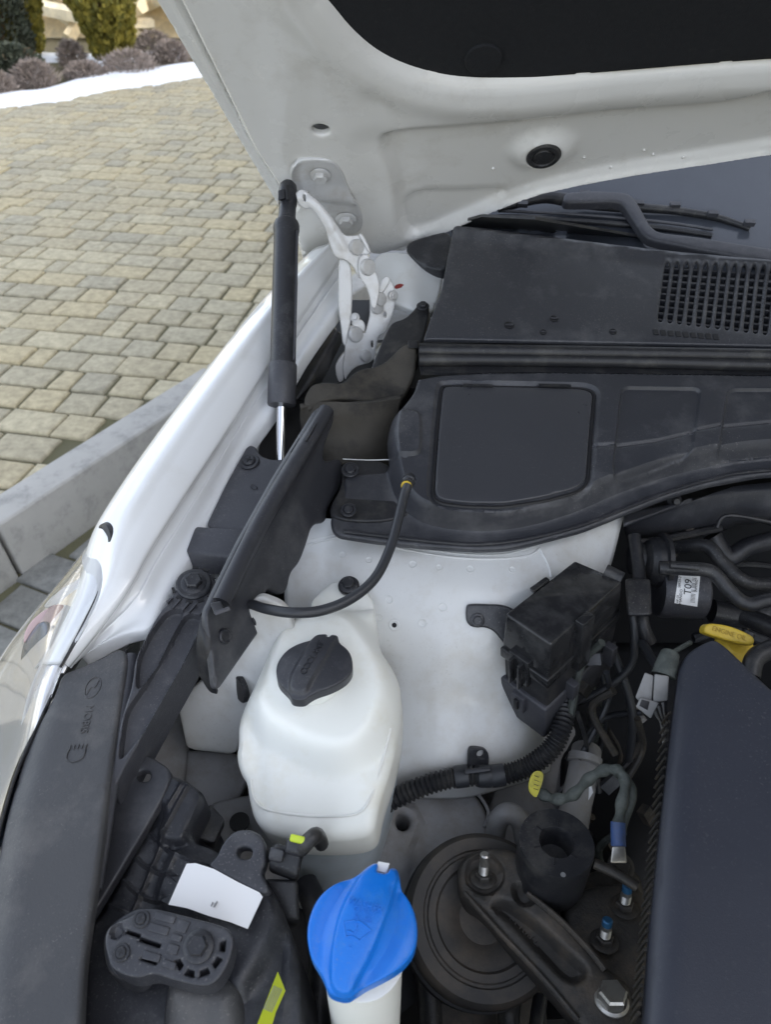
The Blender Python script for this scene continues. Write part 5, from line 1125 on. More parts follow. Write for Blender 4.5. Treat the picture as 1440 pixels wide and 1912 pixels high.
# ---- vibration damper, a rubber drum
t = T('rubber_damper', 'black rubber drum with a slotted round hole beside the engine mount', 'damper', 1040, 1600, .85)
dc = V(1040, 1572, .905); dnm = Vec((.0, .10, 1)).normalized(); Rd = mm(dc, 71)
lathe('drum', dc, dnm, [(Rd*.90, -.052), (Rd*.97, -.045), (Rd*.99, -.01), (Rd, -.003), (Rd*.975, 0), (Rd*.46, 0), (Rd*.43, -.002), (Rd*.41, -.022), (0, -.024)], M['rub'], t, 56)
fr = F(dc+dnm*.0004, n=dnm); g = []
for i in range(6):
    a = i*PI/3+.25; d_ = fr.u*math.cos(a)+fr.v*math.sin(a); g.append(box_geo(dc+d_*Rd*.54+dnm*.0001, d_*Rd*.10, dnm.cross(d_)*.0005, dnm*.0004))
put('slits', mesh('slits', *join(*g), M['ink_and_shade'], 30), t)
p = fr.at(1052, 1634, .0004); vs, fs = lathe_geo(p, dnm, [(.0012, 0), (.0019, 0), (.0019, .0003), (.0014, .0003)], 16); put('paint_ring', mesh('paint_ring', vs, fs, M['greyc'], 40), t)

# ---- engine cover
t = T('engine_cover', 'large dark grey engine cover filling the lower right with a chamfered left edge', 'engine cover', 1330, 1600, .9)
EC = F((1260, 1300, 1.0), (1420, 1300, 1.0), (1250, 1800, .995))
eco = [(1278, 1225), (1292, 1202), (1332, 1190), (1352, 1200), (1440, 1283), (1560, 1390), (1760, 1500), (1760, 2250), (1196, 2250), (1212, 1912), (1226, 1700), (1246, 1500), (1264, 1340)]
de = dln(EC, [(1240, 2300), (1252, 1912), (1268, 1700), (1280, 1500), (1300, 1330), (1320, 1240), (1340, 1190)], 1)
lim = PL(EC, [(1240, 2300), (1252, 1912), (1268, 1700), (1280, 1500), (1300, 1330), (1320, 1240), (1340, 1150)], 1, False)
leftP = sdp(EC, [(1240, 2300), (1252, 1912), (1268, 1700), (1280, 1500), (1300, 1330), (1320, 1240), (1345, 1150), (1100, 1150), (1000, 2300)], 1)
M['ecov'] = mat('speckled_engine_cover', (.026, .029, .041), .45, c2=(.034, .037, .050), nscale=12, bump=.00012, bscale=1100, dirt=(.15, .15, .16), dscale=420, dthr=.64, damt=.22, speck=.15, sscale=500.)
sheet('cover', EC, eco, M['ecov'], t, r=.004, res=.007, k=1, ext=(.004, 0, -.028), h=lambda q: -.014*np.clip(leftP(q)/.022, 0, 1)**1.2)
side_ = []
for i in range(34):
    y = 1330+i*17; x = 1256-i*1.75; side_.append(tube_geo([V(x-4, y, .975), V(x-13, y+12, .962), V(x-20, y+22, .945)], .0011, 6, 3))
put('side_ribs', mesh('side_ribs', *join(*side_), M['iron'], 40), t)
# ---- oil filler cap
t = T('oil_cap', 'yellow oil filler cap with a flat winged handle behind the engine cover', 'oil cap', 1365, 1190, 1.0)
OC = F(D(1365, 1185, .63), n=(Vec((.10, -.62, .78))))
sheet('handle', OC, [(1316, 1180), (1318, 1168), (1328, 1163), (1365, 1168), (1406, 1186), (1412, 1196), (1408, 1205), (1400, 1206), (1360, 1196), (1322, 1184)], M['yel'], t, r=.0018, res=.004, k=1, thick=.007)
lathe('stem', D(1372, 1208, .650), Vec((.05, -.3, 1)), [(.012, -.02), (.0165, -.002), (.0165, .002), (.011, .004), (.008, .006), (0, .006)], M['yel'], t)
a = OC.at(1330, 1172); b = OC.at(1400, 1194); xd = (b-a).normalized(); yd = OC.n.cross(xd); Mx = Matrix((xd, yd, OC.n)).transposed().to_4x4(); Mx.translation = OC.at(1363, 1183, .0001)
put('lettering', text_me('ENGINE OIL', .0058, mat('worn_ochre', (.40, .27, .03), .5), .0005, 1.0), t, M=Mx)

# ---- vacuum actuator canister with sticker
t = T('purge_canister', 'dark round canister with a small white sticker under the bulkhead', 'canister', 1270, 1100, .93)
ca = V(1205, 1045, .955); cb = V(1330, 1105, .93); axx = Vec((1, -.05, -.03)).normalized()
lathe('canister', V(1236, 1102, .945), axx, [(.024, -.004), (.0258, 0), (.0258, .036), (.024, .038), (0, .038)], M['bare2'] if 'bare2' in M else M['plasd'], t, 48)
lathe('flange_disc', V(1238, 1050, .965), axx, [(.014, -.018), (.020, -.015), (.0235, -.009), (.0235, -.003), (.0275, -.002), (.0275, .002), (.0235, .003), (.020, .004), (0, .004)], M['rub'], t, 56)
lathe('hub', V(1190, 1044, .962), axx, [(.008, -.008), (.015, -.006), (.0165, .006), (.019, .016)], M['rub'], t, 32)
LBp = [(1269, 1068), (1309, 1072), (1303, 1133), (1260, 1126)]
c0 = V(1236, 1102, .945); 
# label bent round the canister
def oncan(px, py, rr=.0262):
    r = ray(px, py).normalized(); o_ = CAM-c0; d = r-axx*r.dot(axx); m_ = o_-axx*o_.dot(axx); a = d.dot(d); b = 2*d.dot(m_); c = m_.dot(m_)-rr*rr; di = b*b-4*a*c
    if di < 0: return c0
    return CAM+r*((-b-math.sqrt(di))/(2*a))
def patch(name, quad4, m, rr, par, n=8):
    vs = []; 
    for k in (0, -.0006):
        for i in range(n+1):
            for j in range(n+1):
                s = i/n; u = j/n; a = [quad4[0][k_]*(1-s)+quad4[1][k_]*s for k_ in (0, 1)]; b = [quad4[3][k_]*(1-s)+quad4[2][k_]*s for k_ in (0, 1)]; vs.append(oncan(a[0]*(1-u)+b[0]*u, a[1]*(1-u)+b[1]*u, rr+k))
    N = (n+1)**2; fs = [(i*(n+1)+j, i*(n+1)+j+1, (i+1)*(n+1)+j+1, (i+1)*(n+1)+j) for i in range(n) for j in range(n)]
    fs += [tuple(q+N for q in f[::-1]) for f in fs]; return put(name, mesh(name, vs, fs, m, 60), par)
st_ = patch('sticker', LBp, M['white'], .0263, t)
def print_on(s, x, y, size, m=M['ink_and_shade'], rot=True):
    A = oncan(1285, 1118, .0265); Bq = oncan(1288, 1080, .0265); xd = (Bq-A).normalized(); c = oncan(x, y, .0265); rad = (c-c0); rad = (rad-axx*rad.dot(axx)).normalized(); yd = rad.cross(xd).normalized(); Mx = Matrix((xd, yd, rad)).transposed().to_4x4(); Mx.translation = c+rad*.0004
    put('print', text_me(s, size, m, .00004), st_, M=Mx)
print_on('T09', 1286, 1096, .0092); print_on('58920-2', 1270, 1087, .0032); print_on('MANDO', 1272, 1114, .0036); print_on('HP CE', 1266, 1118, .0026); print_on('||||||| || |||| |||', 1295, 1102, .0046); print_on('2W17AC', 1301, 1094, .003)
tube('hose', [D(1262, 1022, .72), D(1320, 1020, .70), D(1350, 1050, .69), D(1390, 1085, .68), D(1450, 1092, .68), D(1700, 1090, .68)], .0065, M['rub'], t, 14, 8)
tube('hose', [D(1232, 1060, .66), D(1280, 1062, .655), D(1330, 1068, .65), D(1365, 1105, .645), D(1400, 1128, .64), D(1460, 1118, .64), D(1700, 1110, .64)], .0062, M['rub'], t, 14, 8)
tube('bracket_strap', [D(1252, 1056, .645), D(1304, 1060, .643)], .003, M['rub'], t, 10, 1)
tube('nozzle', [D(1130, 1066, .64), D(1150, 1076, .637), D(1162, 1082, .635)], .0065, M['rub'], t, 14, 2)
hexa('bracket', [D(1168, 1080, .65), D(1215, 1080, .65), D(1218, 1150, .63), D(1172, 1150, .63)], [D(1168, 1080, .68), D(1215, 1080, .68), D(1218, 1150, .66), D(1172, 1150, .66)], M['rub'], t, .003)
tube('bracket_leg', [D(1185, 1000, .70), D(1195, 1080, .68), D(1200, 1160, .66), D(1215, 1200, .66)], .006, M['rub'], t, 10)
tube('thin_hose', [D(1182, 1150, .66), D(1186, 1190, .66), D(1180, 1240, .67), D(1140, 1280, .68), D(1080, 1310, .69)], .0035, M['cable'], t, 10)

# ---- wiring connector
t = T('wiring_connector', 'light grey square wiring connector clipped beside the engine cover', 'connector', 1215, 1290, 1.0)
xa = (D(1245, 1265, .575)-D(1205, 1255, .58)).normalized(); za = (CAM-D(1215, 1290, .58)).normalized(); ya = za.cross(xa).normalized()
def cbx(name, px0, py0, px1, py1, px2, py2, px3, py3, d, th, m, bev=.0012):
    q = [(px0, py0), (px1, py1), (px2, py2), (px3, py3)]; hexa(name, [D(x, y, d) for x, y in q], [D(x, y, d+th) for x, y in q], m, t, bev)
cbx('shell', 1205, 1255, 1222, 1262, 1216, 1332, 1187, 1302, .570, .02, M['greyc'])
cbx('shell', 1223, 1258, 1250, 1262, 1248, 1308, 1220, 1312, .568, .02, M['greyc'])
cbx('shell_front', 1196, 1302, 1232, 1312, 1216, 1342, 1188, 1320, .566, .012, M['greyc'])
cbx('cavity', 1199, 1306, 1214, 1310, 1210, 1326, 1195, 1318, .5655, .004, M['ink_and_shade'], .0002)
tube('boot', [D(1240, 1262, .577), D(1246, 1240, .58), D(1252, 1222, .585)], lambda s: .0095-.002*s, M['wire'], t, 14, 4)
for i in range(6): tube('wire', [D(1222+i*4, 1325-i*3, .570), D(1228+i*3, 1338-i*2, .575), D(1236+i*2, 1352, .585), D(1240, 1390, .60)], .0011, M['rub'] if i % 2 else M['greyc'], t, 6, 4)
tube('boot_wire', [D(1252, 1222, .585), D(1268, 1212, .59), D(1290, 1200, .60)], .002, M['wire'], t, 8, 3)
# ---- radiator/bumper trim cover at the lower left
t = T('front_trim_cover', 'long flat dusty grey rubber cover along the front edge beside the headlight', 'cover', 120, 1600, .9)
RC = F((150, 1280, .985), (200, 1500, .982), (50, 1500, .978))
rco = [(112, 1258), (140, 1247), (190, 1226), (215, 1212), (228, 1211), (236, 1222), (236, 1240), (222, 1330), (205, 1440), (190, 1560), (170, 1700), (155, 1800), (149, 1912), (146, 2080), (-180, 2080), (-60, 1780), (-14, 1600), (12, 1490), (38, 1402), (68, 1345), (96, 1300)]
fold = sdp(RC, [(120, 1262), (108, 1310), (78, 1400), (46, 1520), (20, 1680), (0, 1860), (-20, 2080), (-300, 2080), (-300, 1258)], 1)
M['trim'] = mat('dusty_grey_rubber_sheet', (.050, .051, .055), .46, c2=(.062, .062, .065), nscale=10, bump=.0003, bscale=420, speck=.6, dirt=(.17, .16, .15), dscale=16, dthr=.53, damt=.35, rvar=.1)
rcb = sheet('cover', RC, rco, M['trim'], t, r=.003, res=.006, k=1, thick=.005, h=lambda q: -.35*np.clip(fold(q), 0, .06)+.0006*np.array([noise.noise(Vec((a*30, b*12, 0))) for a, b in q]))
def rtext(s, a, b, size, m=None, sp=1.):
    A_ = RC.at(*a); B_ = RC.at(*b); xd = (B_-A_).normalized(); yd = RC.n.cross(xd); Mx = Matrix((xd, yd, RC.n)).transposed().to_4x4(); Mx.translation = (A_+B_)*.5+RC.n*.0001
    put('embossing', text_me(s, size, m or M['trim'], .0006, sp), rcb, M=Mx)
rtext('MOBIS', (168, 1316), (154, 1370), .0082)

oc = RC.at(173, 1284, .0003); vs, fs = tube_geo([oc+(RC.at(180, 1262)-RC.at(166, 1306)).normalized()*.0092*math.cos(a)+RC.n.cross((RC.at(180, 1262)-RC.at(166, 1306)).normalized())*.0058*math.sin(a) for a in np.linspace(0, 2*PI, 30)], .0005, 6, 1)
dd_ = (RC.at(180, 1262)-RC.at(166, 1306)).normalized(); ss_ = RC.n.cross(dd_)
g2 = tube_geo([oc-dd_*.006+ss_*.003, oc+ss_*.0015, oc-ss_*.0015, oc+dd_*.006-ss_*.003], .0005, 6, 4)
put('embossed_oval', mesh('embossed_oval', *join((vs, fs), g2), M['trim'], 60), rcb)
hx = RC.at(141, 1408, .0001)
put('embossed_mark', mesh('embossed_mark', *join(*[tube_geo([hx+dd_*.004+ss_*(k*.0028-.0056), hx+dd_*.0075+ss_*(k*.003-.006)], .0005, 6, 1) for k in range(5)], tube_geo([hx+dd_*.004-ss_*.006, hx-dd_*.003-ss_*.006, hx-dd_*.006, hx-dd_*.003+ss_*.006, hx+dd_*.004+ss_*.006], .0005, 6, 4)), M['trim'], 60), rcb)
tube('weatherstrip', [V(245, 1225, .982), V(240, 1270, .98), V(228, 1340, .978), V(212, 1440, .974), V(194, 1550, .97), V(176, 1660, .965)], lambda s: .0050, M['plasd'], t, 12, 8)
loft('side_fill', [[V(236, 1215, .975), V(225, 1330, .970), V(205, 1450, .965), V(170, 1660, .955), V(150, 1912, .95), V(150, 2080, .95)], [V(262, 1180, .94), V(255, 1330, .93), V(240, 1450, .92), V(190, 1660, .91), V(170, 1912, .90), V(170, 2080, .90)]], M['rub'], t, 6, .002)
loft('front_skirt', [[V(112, 1258, .980), V(60, 1370, .978), V(12, 1490, .974), V(-60, 1780, .968)], [V(150, 1225, .955), V(60, 1370, .93), V(12, 1490, .92), V(-60, 1780, .92)]], M['rub'], t, 6, .002)

# ---- ribbed diagonal bracket
t = T('lamp_bracket', 'ribbed black diagonal bracket with a round bolted end next to the fender tip', 'bracket', 300, 1250, .99)
AB = F((345, 1094, 1.008), (392, 1112, 1.004), (225, 1440, .978))
abo = [(338, 1082), (346, 1068), (362, 1062), (385, 1066), (400, 1078), (406, 1096), (398, 1118), (384, 1146), (373, 1180), (345, 1235), (317, 1283), (270, 1366), (228, 1442), (214, 1472), (206, 1470), (208, 1446), (216, 1400), (226, 1340), (246, 1283), (252, 1230), (283, 1167), (300, 1140), (314, 1126)]
rA = sdp(AB, [(312, 1140), (338, 1136), (342, 1146), (318, 1190), (296, 1233), (262, 1284), (254, 1284), (258, 1228), (285, 1175)], 1)
rB = sdp(AB, [(349, 1144), (378, 1150), (368, 1176), (333, 1250), (298, 1310), (262, 1372), (226, 1418), (222, 1410), (236, 1325), (262, 1290), (308, 1217), (330, 1175)], 1)
rb1 = dln(AB, [(344, 1146), (318, 1196), (296, 1240), (252, 1300)], 0)
sheet('arm', AB, abo, M['plasd'], t, r=.0015, res=.0032, k=1, ext=(0, 0, -.035), lines=[LN(AB, [(312, 1140), (338, 1136), (342, 1146), (318, 1190), (296, 1233), (262, 1284), (254, 1284), (258, 1228), (285, 1175)], 1, True, (0, .0008, .0016)), LN(AB, [(349, 1144), (378, 1150), (368, 1176), (333, 1250), (298, 1310), (262, 1372), (226, 1418), (222, 1410), (236, 1325), (262, 1290), (308, 1217), (330, 1175)], 1, True, (0, .0008, .0016))], h=lambda q: -.007*np.maximum(sst(rA(q), .0022), sst(rB(q), .0022)))
for L in [[(352, 1152), (330, 1204), (303, 1250), (262, 1300)]]:
    pass
p = AB.at(362, 1092, .0005); lathe('washer', p, AB.n, [(mm(p, 33), 0), (mm(p, 33), .0015), (mm(p, 30), .0026), (mm(p, 22), .003), (0, .003)], M['plas'], t)
bolt(HEXB, p+AB.n*.002, AB.n, mm(p, 16), t)
g = []
for i in range(9):
    a = i*.55-2.4; c_ = p+(AB.u*math.cos(a)+AB.v*math.sin(a))*mm(p, 38); d_ = (AB.u*math.cos(a)+AB.v*math.sin(a)); g.append(box_geo(c_-AB.n*.0002, d_*.0012, AB.n.cross(d_)*.0026, AB.n*.0006))
put('rib_slots', mesh('rib_slots', *join(*g), M['ink_and_shade'], 30), t)
g = []
for (a, b) in [((312, 1128), (322, 1118)), ((322, 1138), (336, 1122)), ((340, 1142), (352, 1128)), ((352, 1146), (366, 1130)), ((372, 1150), (384, 1134)), ((385, 1140), (392, 1124))]:
    A_ = AB.at(*a, .001); B_ = AB.at(*b, .001); g.append(box_geo((A_+B_)*.5, (B_-A_)*.5, AB.n.cross((B_-A_).normalized())*.0008, AB.n*.0018))
put('ribs', mesh('ribs', *join(*g), M['plasd'], 30), t)

# ---- headlamp housing
t = T('lamp_housing', 'black ribbed headlamp housing with a blank white sticker on top', 'lamp housing', 360, 1700, .8)
LH = F((300, 1560, .945), (440, 1640, .945), (250, 1800, .935))
lho = [(300, 1440), (330, 1448), (352, 1460), (388, 1488), (352, 1568), (400, 1584), (470, 1640), (500, 1650), (525, 1690), (552, 1770), (560, 1840), (562, 2080), (150, 2080), (152, 1912), (158, 1780), (172, 1690), (215, 1620), (262, 1530), (280, 1490)]
HL1 = ([(255, 1541), (284, 1561), (323, 1596), (352, 1610), (400, 1625)], [(236, 1587), (257, 1604), (266, 1615), (288, 1627), (331, 1645)], [(209, 1630), (229, 1643), (249, 1662), (264, 1676), (309, 1689)], [(180, 1672), (204, 1689), (230, 1700)]); cr_ = [dln(LH, L, 1) for L in HL1]
HL2 = ([(309, 1561), (264, 1672), (240, 1720)], [(356, 1473), (309, 1561)], [(350, 1462), (319, 1514)], [(337, 1600), (300, 1680)]); lg_ = [dln(LH, L, 1) for L in HL2]
HL3 = [(309, 1450), (350, 1462), (387, 1489), (350, 1567), (340, 1578), (292, 1575), (315, 1516), (288, 1497)]; rp_ = sdp(LH, HL3, 1)
rs_ = sdp(LH, [(500, 1640), (520, 1700), (545, 1780), (550, 2080), (700, 2080), (700, 1600)], 1)
bk_ = sdp(LH, [(330, 1600), (500, 1650), (520, 1720), (480, 1800), (440, 1860), (430, 1740), (310, 1690)], 1)
fin = dln(LH, [(480, 1700), (440, 1900)], 0)
def hlh(q):
    g = .007*sst(rp_(q), .006)+.010*sst(bk_(q)+.004, .012)
    for c in cr_: g = g+.0022*gau(c(q), .0013)
    for c in lg_: g = g+.0026*gau(c(q), .0018)
    g = g-.010*sst(-dln(LH, [(262, 1530), (172, 1690)], 0)(q)+.008, .01)
    d = fin(q); g = g+.0012*np.sin(d*520)*(d > .02)*(q[:, 0] > LH.uv(470, 1780)[0])
    return g
sheet('housing', LH, lho, M['plas'], t, h=hlh, r=.005, res=.0042, k=1, lines=[LN(LH, L, 1, False, (0, .001, .002)) for L in HL1]+[LN(LH, L, 1, False, (0, .0012, .0025)) for L in HL2]+[LN(LH, HL3, 1, True, (0, .0018, .0036))], ext=(.006, 0, -.09))
MS = F((266, 1448, .958), (300, 1480, .957), (190, 1640, .945))
sheet('mount_strip', MS, [(268, 1404), (322, 1438), (308, 1480), (272, 1545), (215, 1640), (160, 1730), (152, 1700), (190, 1600), (200, 1530), (212, 1490), (240, 1445)], M['plas2'], t, thick=.006, r=.0018, res=.005, k=1, holes=[[(254, 1448), (258, 1440), (268, 1437), (278, 1440), (281, 1450), (276, 1458), (264, 1459), (256, 1455)]])
lathe('hole_lip', MS.at(267, 1448, .0), MS.n, [(mm(MS.o, 15), 0), (mm(MS.o, 15.5), .001), (mm(MS.o, 18), .001), (mm(MS.o, 19), 0)], M['plas2'], t, 30) if False else None
hexa('inner_block', [V(392, 1500, .93), V(420, 1530, .93), V(400, 1575, .93), V(352, 1560, .93)], [V(392, 1510, .90), V(420, 1540, .90), V(400, 1585, .90), V(352, 1570, .90)], M['rub'], t, .002)
TBp = F((444, 1579, .968), (480, 1600, .967), (440, 1640, .964))
sheet('mount_tab', TBp, [(404, 1600), (412, 1580), (424, 1562), (442, 1549), (467, 1548), (487, 1558), (496, 1577), (496, 1610), (486, 1630), (505, 1660), (492, 1672), (430, 1640), (384, 1618)], M['plas2'], t, thick=.010, r=.002, res=.004, k=1, holes=[([(444, 1579), (473, 1583), (467, 1606), (442, 1600)], 1)])
quad_ = [(349, 1614), (366, 1613), (400, 1624), (445, 1648), (484, 1666), (490, 1674), (462, 1734), (430, 1722), (390, 1711), (350, 1697), (315, 1690)]
SK = F((350, 1620, .963), (487, 1668, .963), (390, 1708, .960))
stp_ = sheet('sticker', SK, quad_, M['white'], t, thick=.0006, res=.006, k=0, h=lambda q: .0018*np.sin(q[:, 0]*45+1))
put('smudge', mesh('smudge', *join(*[box_geo(SK.at(x, y, .0019), SK.u*.0004, SK.v*.0012, SK.n*.0004) for x, y in [(397, 1690), (402, 1692), (405, 1688)]]), M['bare'], 30), stp_)
YL = F((519, 1815, .953), (533, 1850, .944), (481, 1912, .948))
ylb = sheet('warning_label', YL, [(519, 1815), (533, 1850), (515, 1890), (495, 1960), (465, 1960), (482, 1910)], M['ylabel'], t, thick=.0006, res=.008, k=0)
g = []
for i in range(5): g.append(box_geo(YL.at(508+i*3.4-6, 1862+i*1.5, .0003), (YL.at(521, 1840)-YL.at(497, 1892))*.42, YL.n.cross((YL.at(521, 1840)-YL.at(497, 1892)).normalized())*.0002, YL.n*.0002))
put('print_lines', mesh('print_lines', *join(*g), M['bare'], 30), ylb)
BQ = F((300, 1720, .982), (430, 1760, .980), (260, 1810, .976))
bqo = [(198, 1736), (212, 1724), (246, 1710), (262, 1697), (285, 1695), (320, 1704), (417, 1729), (433, 1742), (437, 1762), (424, 1806), (402, 1836), (375, 1844), (317, 1829), (287, 1817), (254, 1829), (208, 1812), (200, 1786), (194, 1760)]
BL1 = ([(231, 1740), (268, 1752)], [(250, 1790), (300, 1800)], [(263, 1766), (300, 1780)], [(330, 1704), (284, 1816)], [(322, 1742), (348, 1758)], [(300, 1780), (335, 1793)], [(290, 1715), (330, 1728)], [(280, 1740), (316, 1748)]); bl_ = [dln(BQ, L, 0) for L in BL1]
bc3 = np.array(BQ.uv(372, 1768)); hl_ = np.array(BQ.uv(217, 1739))
def hbq(q):
    g = np.zeros(len(q))
    a = np.arctan2(q[:, 1]-bc3[1], q[:, 0]-bc3[0]); r_ = np.hypot(q[:, 0]-bc3[0], q[:, 1]-bc3[1])
    g = g-.004*sst(.0036-np.hypot(q[:, 0]-hl_[0], q[:, 1]-hl_[1]), .0014)
    return g
WED = []
for i in range(7):
    a0 = -2.2+i*.62; w0_ = .17; pts_ = []
    for a, r_ in ((a0-w0_, .0122), (a0+w0_, .0122), (a0+w0_*1.1, .0152), (a0-w0_*1.1, .0152)): pts_.append((bc3[0]+r_*math.cos(a), bc3[1]+r_*math.sin(a)))
    WED.append((pts_, 0))
def inv_uv(u, v): 
    x, y, _ = proj(BQ.w(u, v)); return x, y
WED = [([inv_uv(*q) for q in w_], 0) for w_, _ in WED]
WED = [w_ for w_ in WED if sdp(BQ, bqo, 1)(np.array([BQ.uv(*q) for q in w_[0]])).min() > .0009]
WED += [([(258, 1757), (262, 1750), (300, 1763), (297, 1770)], 0), ([(232, 1742), (236, 1736), (262, 1745), (259, 1751)], 0), ([(262, 1792), (265, 1786), (292, 1795), (290, 1801)], 0)]
for L in ([(292, 1702), (330, 1712), (324, 1726), (286, 1716)], [(280, 1722), (318, 1732), (312, 1748), (274, 1738)], [(334, 1716), (356, 1722), (346, 1744), (326, 1738)], [(270, 1774), (302, 1783), (296, 1798), (264, 1790)], [(316, 1760), (336, 1766), (330, 1784), (309, 1778)], [(306, 1790), (330, 1798), (326, 1812), (301, 1804)], [(322, 1742), (342, 1748), (337, 1760), (318, 1756)]):
    hexa('raised_pad', [BQ.at(x, y, .0012) for x, y in L], [BQ.at(x, y, -.001) for x, y in L], M['plas2'], t, .0006)
sheet('mount_bracket', BQ, bqo, M['plas2'], t, h=hbq, r=.0015, res=.0016, k=1, holes=WED, ext=(0, 0, -.014))
sheet('bracket_foot', BQ.off(-.012), [(190, 1745), (215, 1715), (262, 1690), (300, 1700), (280, 1815), (254, 1842), (204, 1824), (192, 1790)], M['plas'], t, r=.003, res=.006, k=1, ext=(0, 0, -.014))
p = BQ.at(372, 1768, .0005); lathe('washer', p, BQ.n, [(mm(p, 28), 0), (mm(p, 28), .0012), (mm(p, 26), .002), (0, .002)], M['plas2'], t); bolt(HEXB, p+BQ.n*.0015, BQ.n, mm(p, 19), t)
for px, py in [(264, 1716), (227, 1779)]:
    p = BQ.at(px, py, .0006); R_ = mm(p, 16); s_ = put('screw', SCR, t, M=scaled(axM(p, BQ.n), R_)); put('slot', CRS, s_, M=scaled(axM(p+BQ.n*R_*.03, BQ.n, (.3, 1, 0)), R_))
sheet('bulb_cover', F((310, 1850, .955), (430, 1850, .955), (360, 1912, .945)), [(314, 1834), (302, 1862), (296, 1912), (300, 2080), (470, 2080), (452, 1912), (436, 1850), (400, 1842), (350, 1838)], M['trim'], t, r=.012, res=.007, k=1, thick=.03)
# plug with lime clip
t = T('lamp_plug', 'small black cable plug with a lime green lock clip under the coolant tank', 'plug', 540, 1590, .95)
hexa('plug_body', [V(512, 1572, .975), V(566, 1590, .975), V(556, 1640, .965), V(500, 1618, .965)], [V(512, 1580, .94), V(566, 1598, .94), V(556, 1648, .93), V(500, 1628, .93)], M['rub'], t, .003)
hexa('plug_latch', [V(505, 1580, .978), V(532, 1588, .978), V(526, 1612, .972), V(500, 1604, .972)], [V(505, 1586, .95), V(532, 1594, .95), V(526, 1618, .95), V(500, 1610, .95)], M['plas'], t, .0015)
hexa('plug_head', [V(536, 1562, .986), V(570, 1572, .986), V(566, 1600, .980), V(530, 1592, .980)], [V(536, 1570, .95), V(570, 1580, .95), V(566, 1608, .95), V(530, 1600, .95)], M['plas'], t, .0025)
hexa('lock_clip', [V(543, 1556, .990), V(570, 1562, .990), V(572, 1578, .987), V(540, 1570, .987)], [V(543, 1560, .975), V(570, 1566, .975), V(572, 1582, .975), V(540, 1574, .975)], M['lime'], t, .0012)
tube('cable', [V(562, 1585, .978), V(580, 1566, .985), V(592, 1560, .975), V(600, 1575, .93)], .0052, M['rub'], t, 12, 6)
hexa('bracket_block', [V(492, 1640, .945), V(556, 1642, .945), V(560, 1720, .93), V(520, 1720, .93)], [V(492, 1650, .90), V(556, 1652, .90), V(560, 1730, .88), V(520, 1730, .88)], M['rub'], t, .003)

# ---- more of the dark bay
t = T('bulkhead_rail', 'dark padded cross rail hidden under the right end of the bulkhead cover', 'rail', 1300, 940, .9)
loft('rail', [[V(1165, 985, .99), V(1260, 950, .99), V(1350, 915, .99), V(1440, 900, .99), V(1900, 860, .99)], [V(1165, 960, .985), V(1260, 950, .985), V(1350, 930, .985), V(1440, 920, .985), V(1900, 890, .985)], [V(1168, 995, .955), V(1260, 990, .955), V(1350, 978, .955), V(1440, 965, .955), V(1900, 940, .955)], [V(1175, 1010, .93), V(1260, 1000, .92), V(1350, 990, .92), V(1440, 975, .92), V(1900, 950, .92)]], M['plas2'], t, 6, .004)
p = V(1258, 932, .995); lathe('stud', p, (0, -.9, .4), [(.007, -.004), (.007, .003), (.004, .006), (.003, .010), (0, .01)], M['rub'], t, 20)
t = T('air_pipe', 'dull metal pipe stub standing in the gap behind the rubber drum', 'pipe', 1090, 1450, .8)
tube('pipe', [D(1096, 1400, .68), D(1088, 1450, .66), D(1075, 1510, .65), D(1065, 1580, .65)], .0135, M['bare'], t, 20, 6)
tube('pipe_collar', [D(1094, 1412, .665), D(1092, 1425, .662)], .0150, M['bare'], t, 20, 1)
sheet('pipe_label', F(D(1090, 1480, .644), D(1110, 1470, .642), D(1100, 1498, .640)), [(1078, 1478), (1105, 1466), (1108, 1480), (1096, 1500), (1078, 1496)], M['white'], t, thick=.0008, res=.01, k=0)
t = T('rubber_elbow', 'short grey rubber elbow hose beside the round engine mount', 'hose', 950, 1530, .8)
tube('hose', [D(925, 1560, .66), D(932, 1530, .65), D(950, 1518, .645), D(972, 1532, .645), D(980, 1570, .65)], .009, M['bare'], t, 16, 6)
for L, r_, nm in [([(1330, 1000, .80), (1360, 1040, .80), (1400, 1020, .80), (1480, 1000, .80)], .010, 'pipe'), ([(1400, 1180, .66), (1370, 1240, .66), (1350, 1300, .66)], .006, 'hose'), ([(1390, 1150, .70), (1440, 1170, .68), (1500, 1200, .66)], .009, 'hose'), ([(1402, 1262, .61), (1412, 1228, .615), (1450, 1208, .62)], .008, 'hose'), ([(1330, 1140, .75), (1400, 1150, .75), (1470, 1130, .75)], .012, 'pipe')]:
    if nm == 'pipe' and L[0][0] == 1330 and L[0][1] == 1000:
        t = T('engine_hoses', 'bundle of dark hoses and pipes behind the yellow oil cap', 'hoses', 1400, 1150, .7)
    tube(nm, [D(*q) for q in L], r_, M['rub'] if nm == 'hose' else M['plas'], t, 14, 8)
t = T('sensor_leads', 'thin dark cables hanging in the gap between relay box and engine cover', 'cables', 1130, 1400, .7)
for i, L in enumerate([[(1110, 1180, .70), (1130, 1300, .70), (1120, 1400, .72), (1060, 1500, .74)], [(1140, 1200, .68), (1180, 1320, .68), (1175, 1420, .70)], [(1060, 1420, .70), (1090, 1380, .70), (1130, 1340, .70), (1200, 1330, .68)], [(1200, 1200, .66), (1225, 1240, .62), (1240, 1250, .60)]]):
    tube('lead', [D(*q) for q in L], .003+.001*(i % 2), M['cable'], t, 10, 8)
t = T('lower_hoses', 'dark hoses and a ribbed pulley running down below the round mount', 'hoses', 880, 1880, .6)
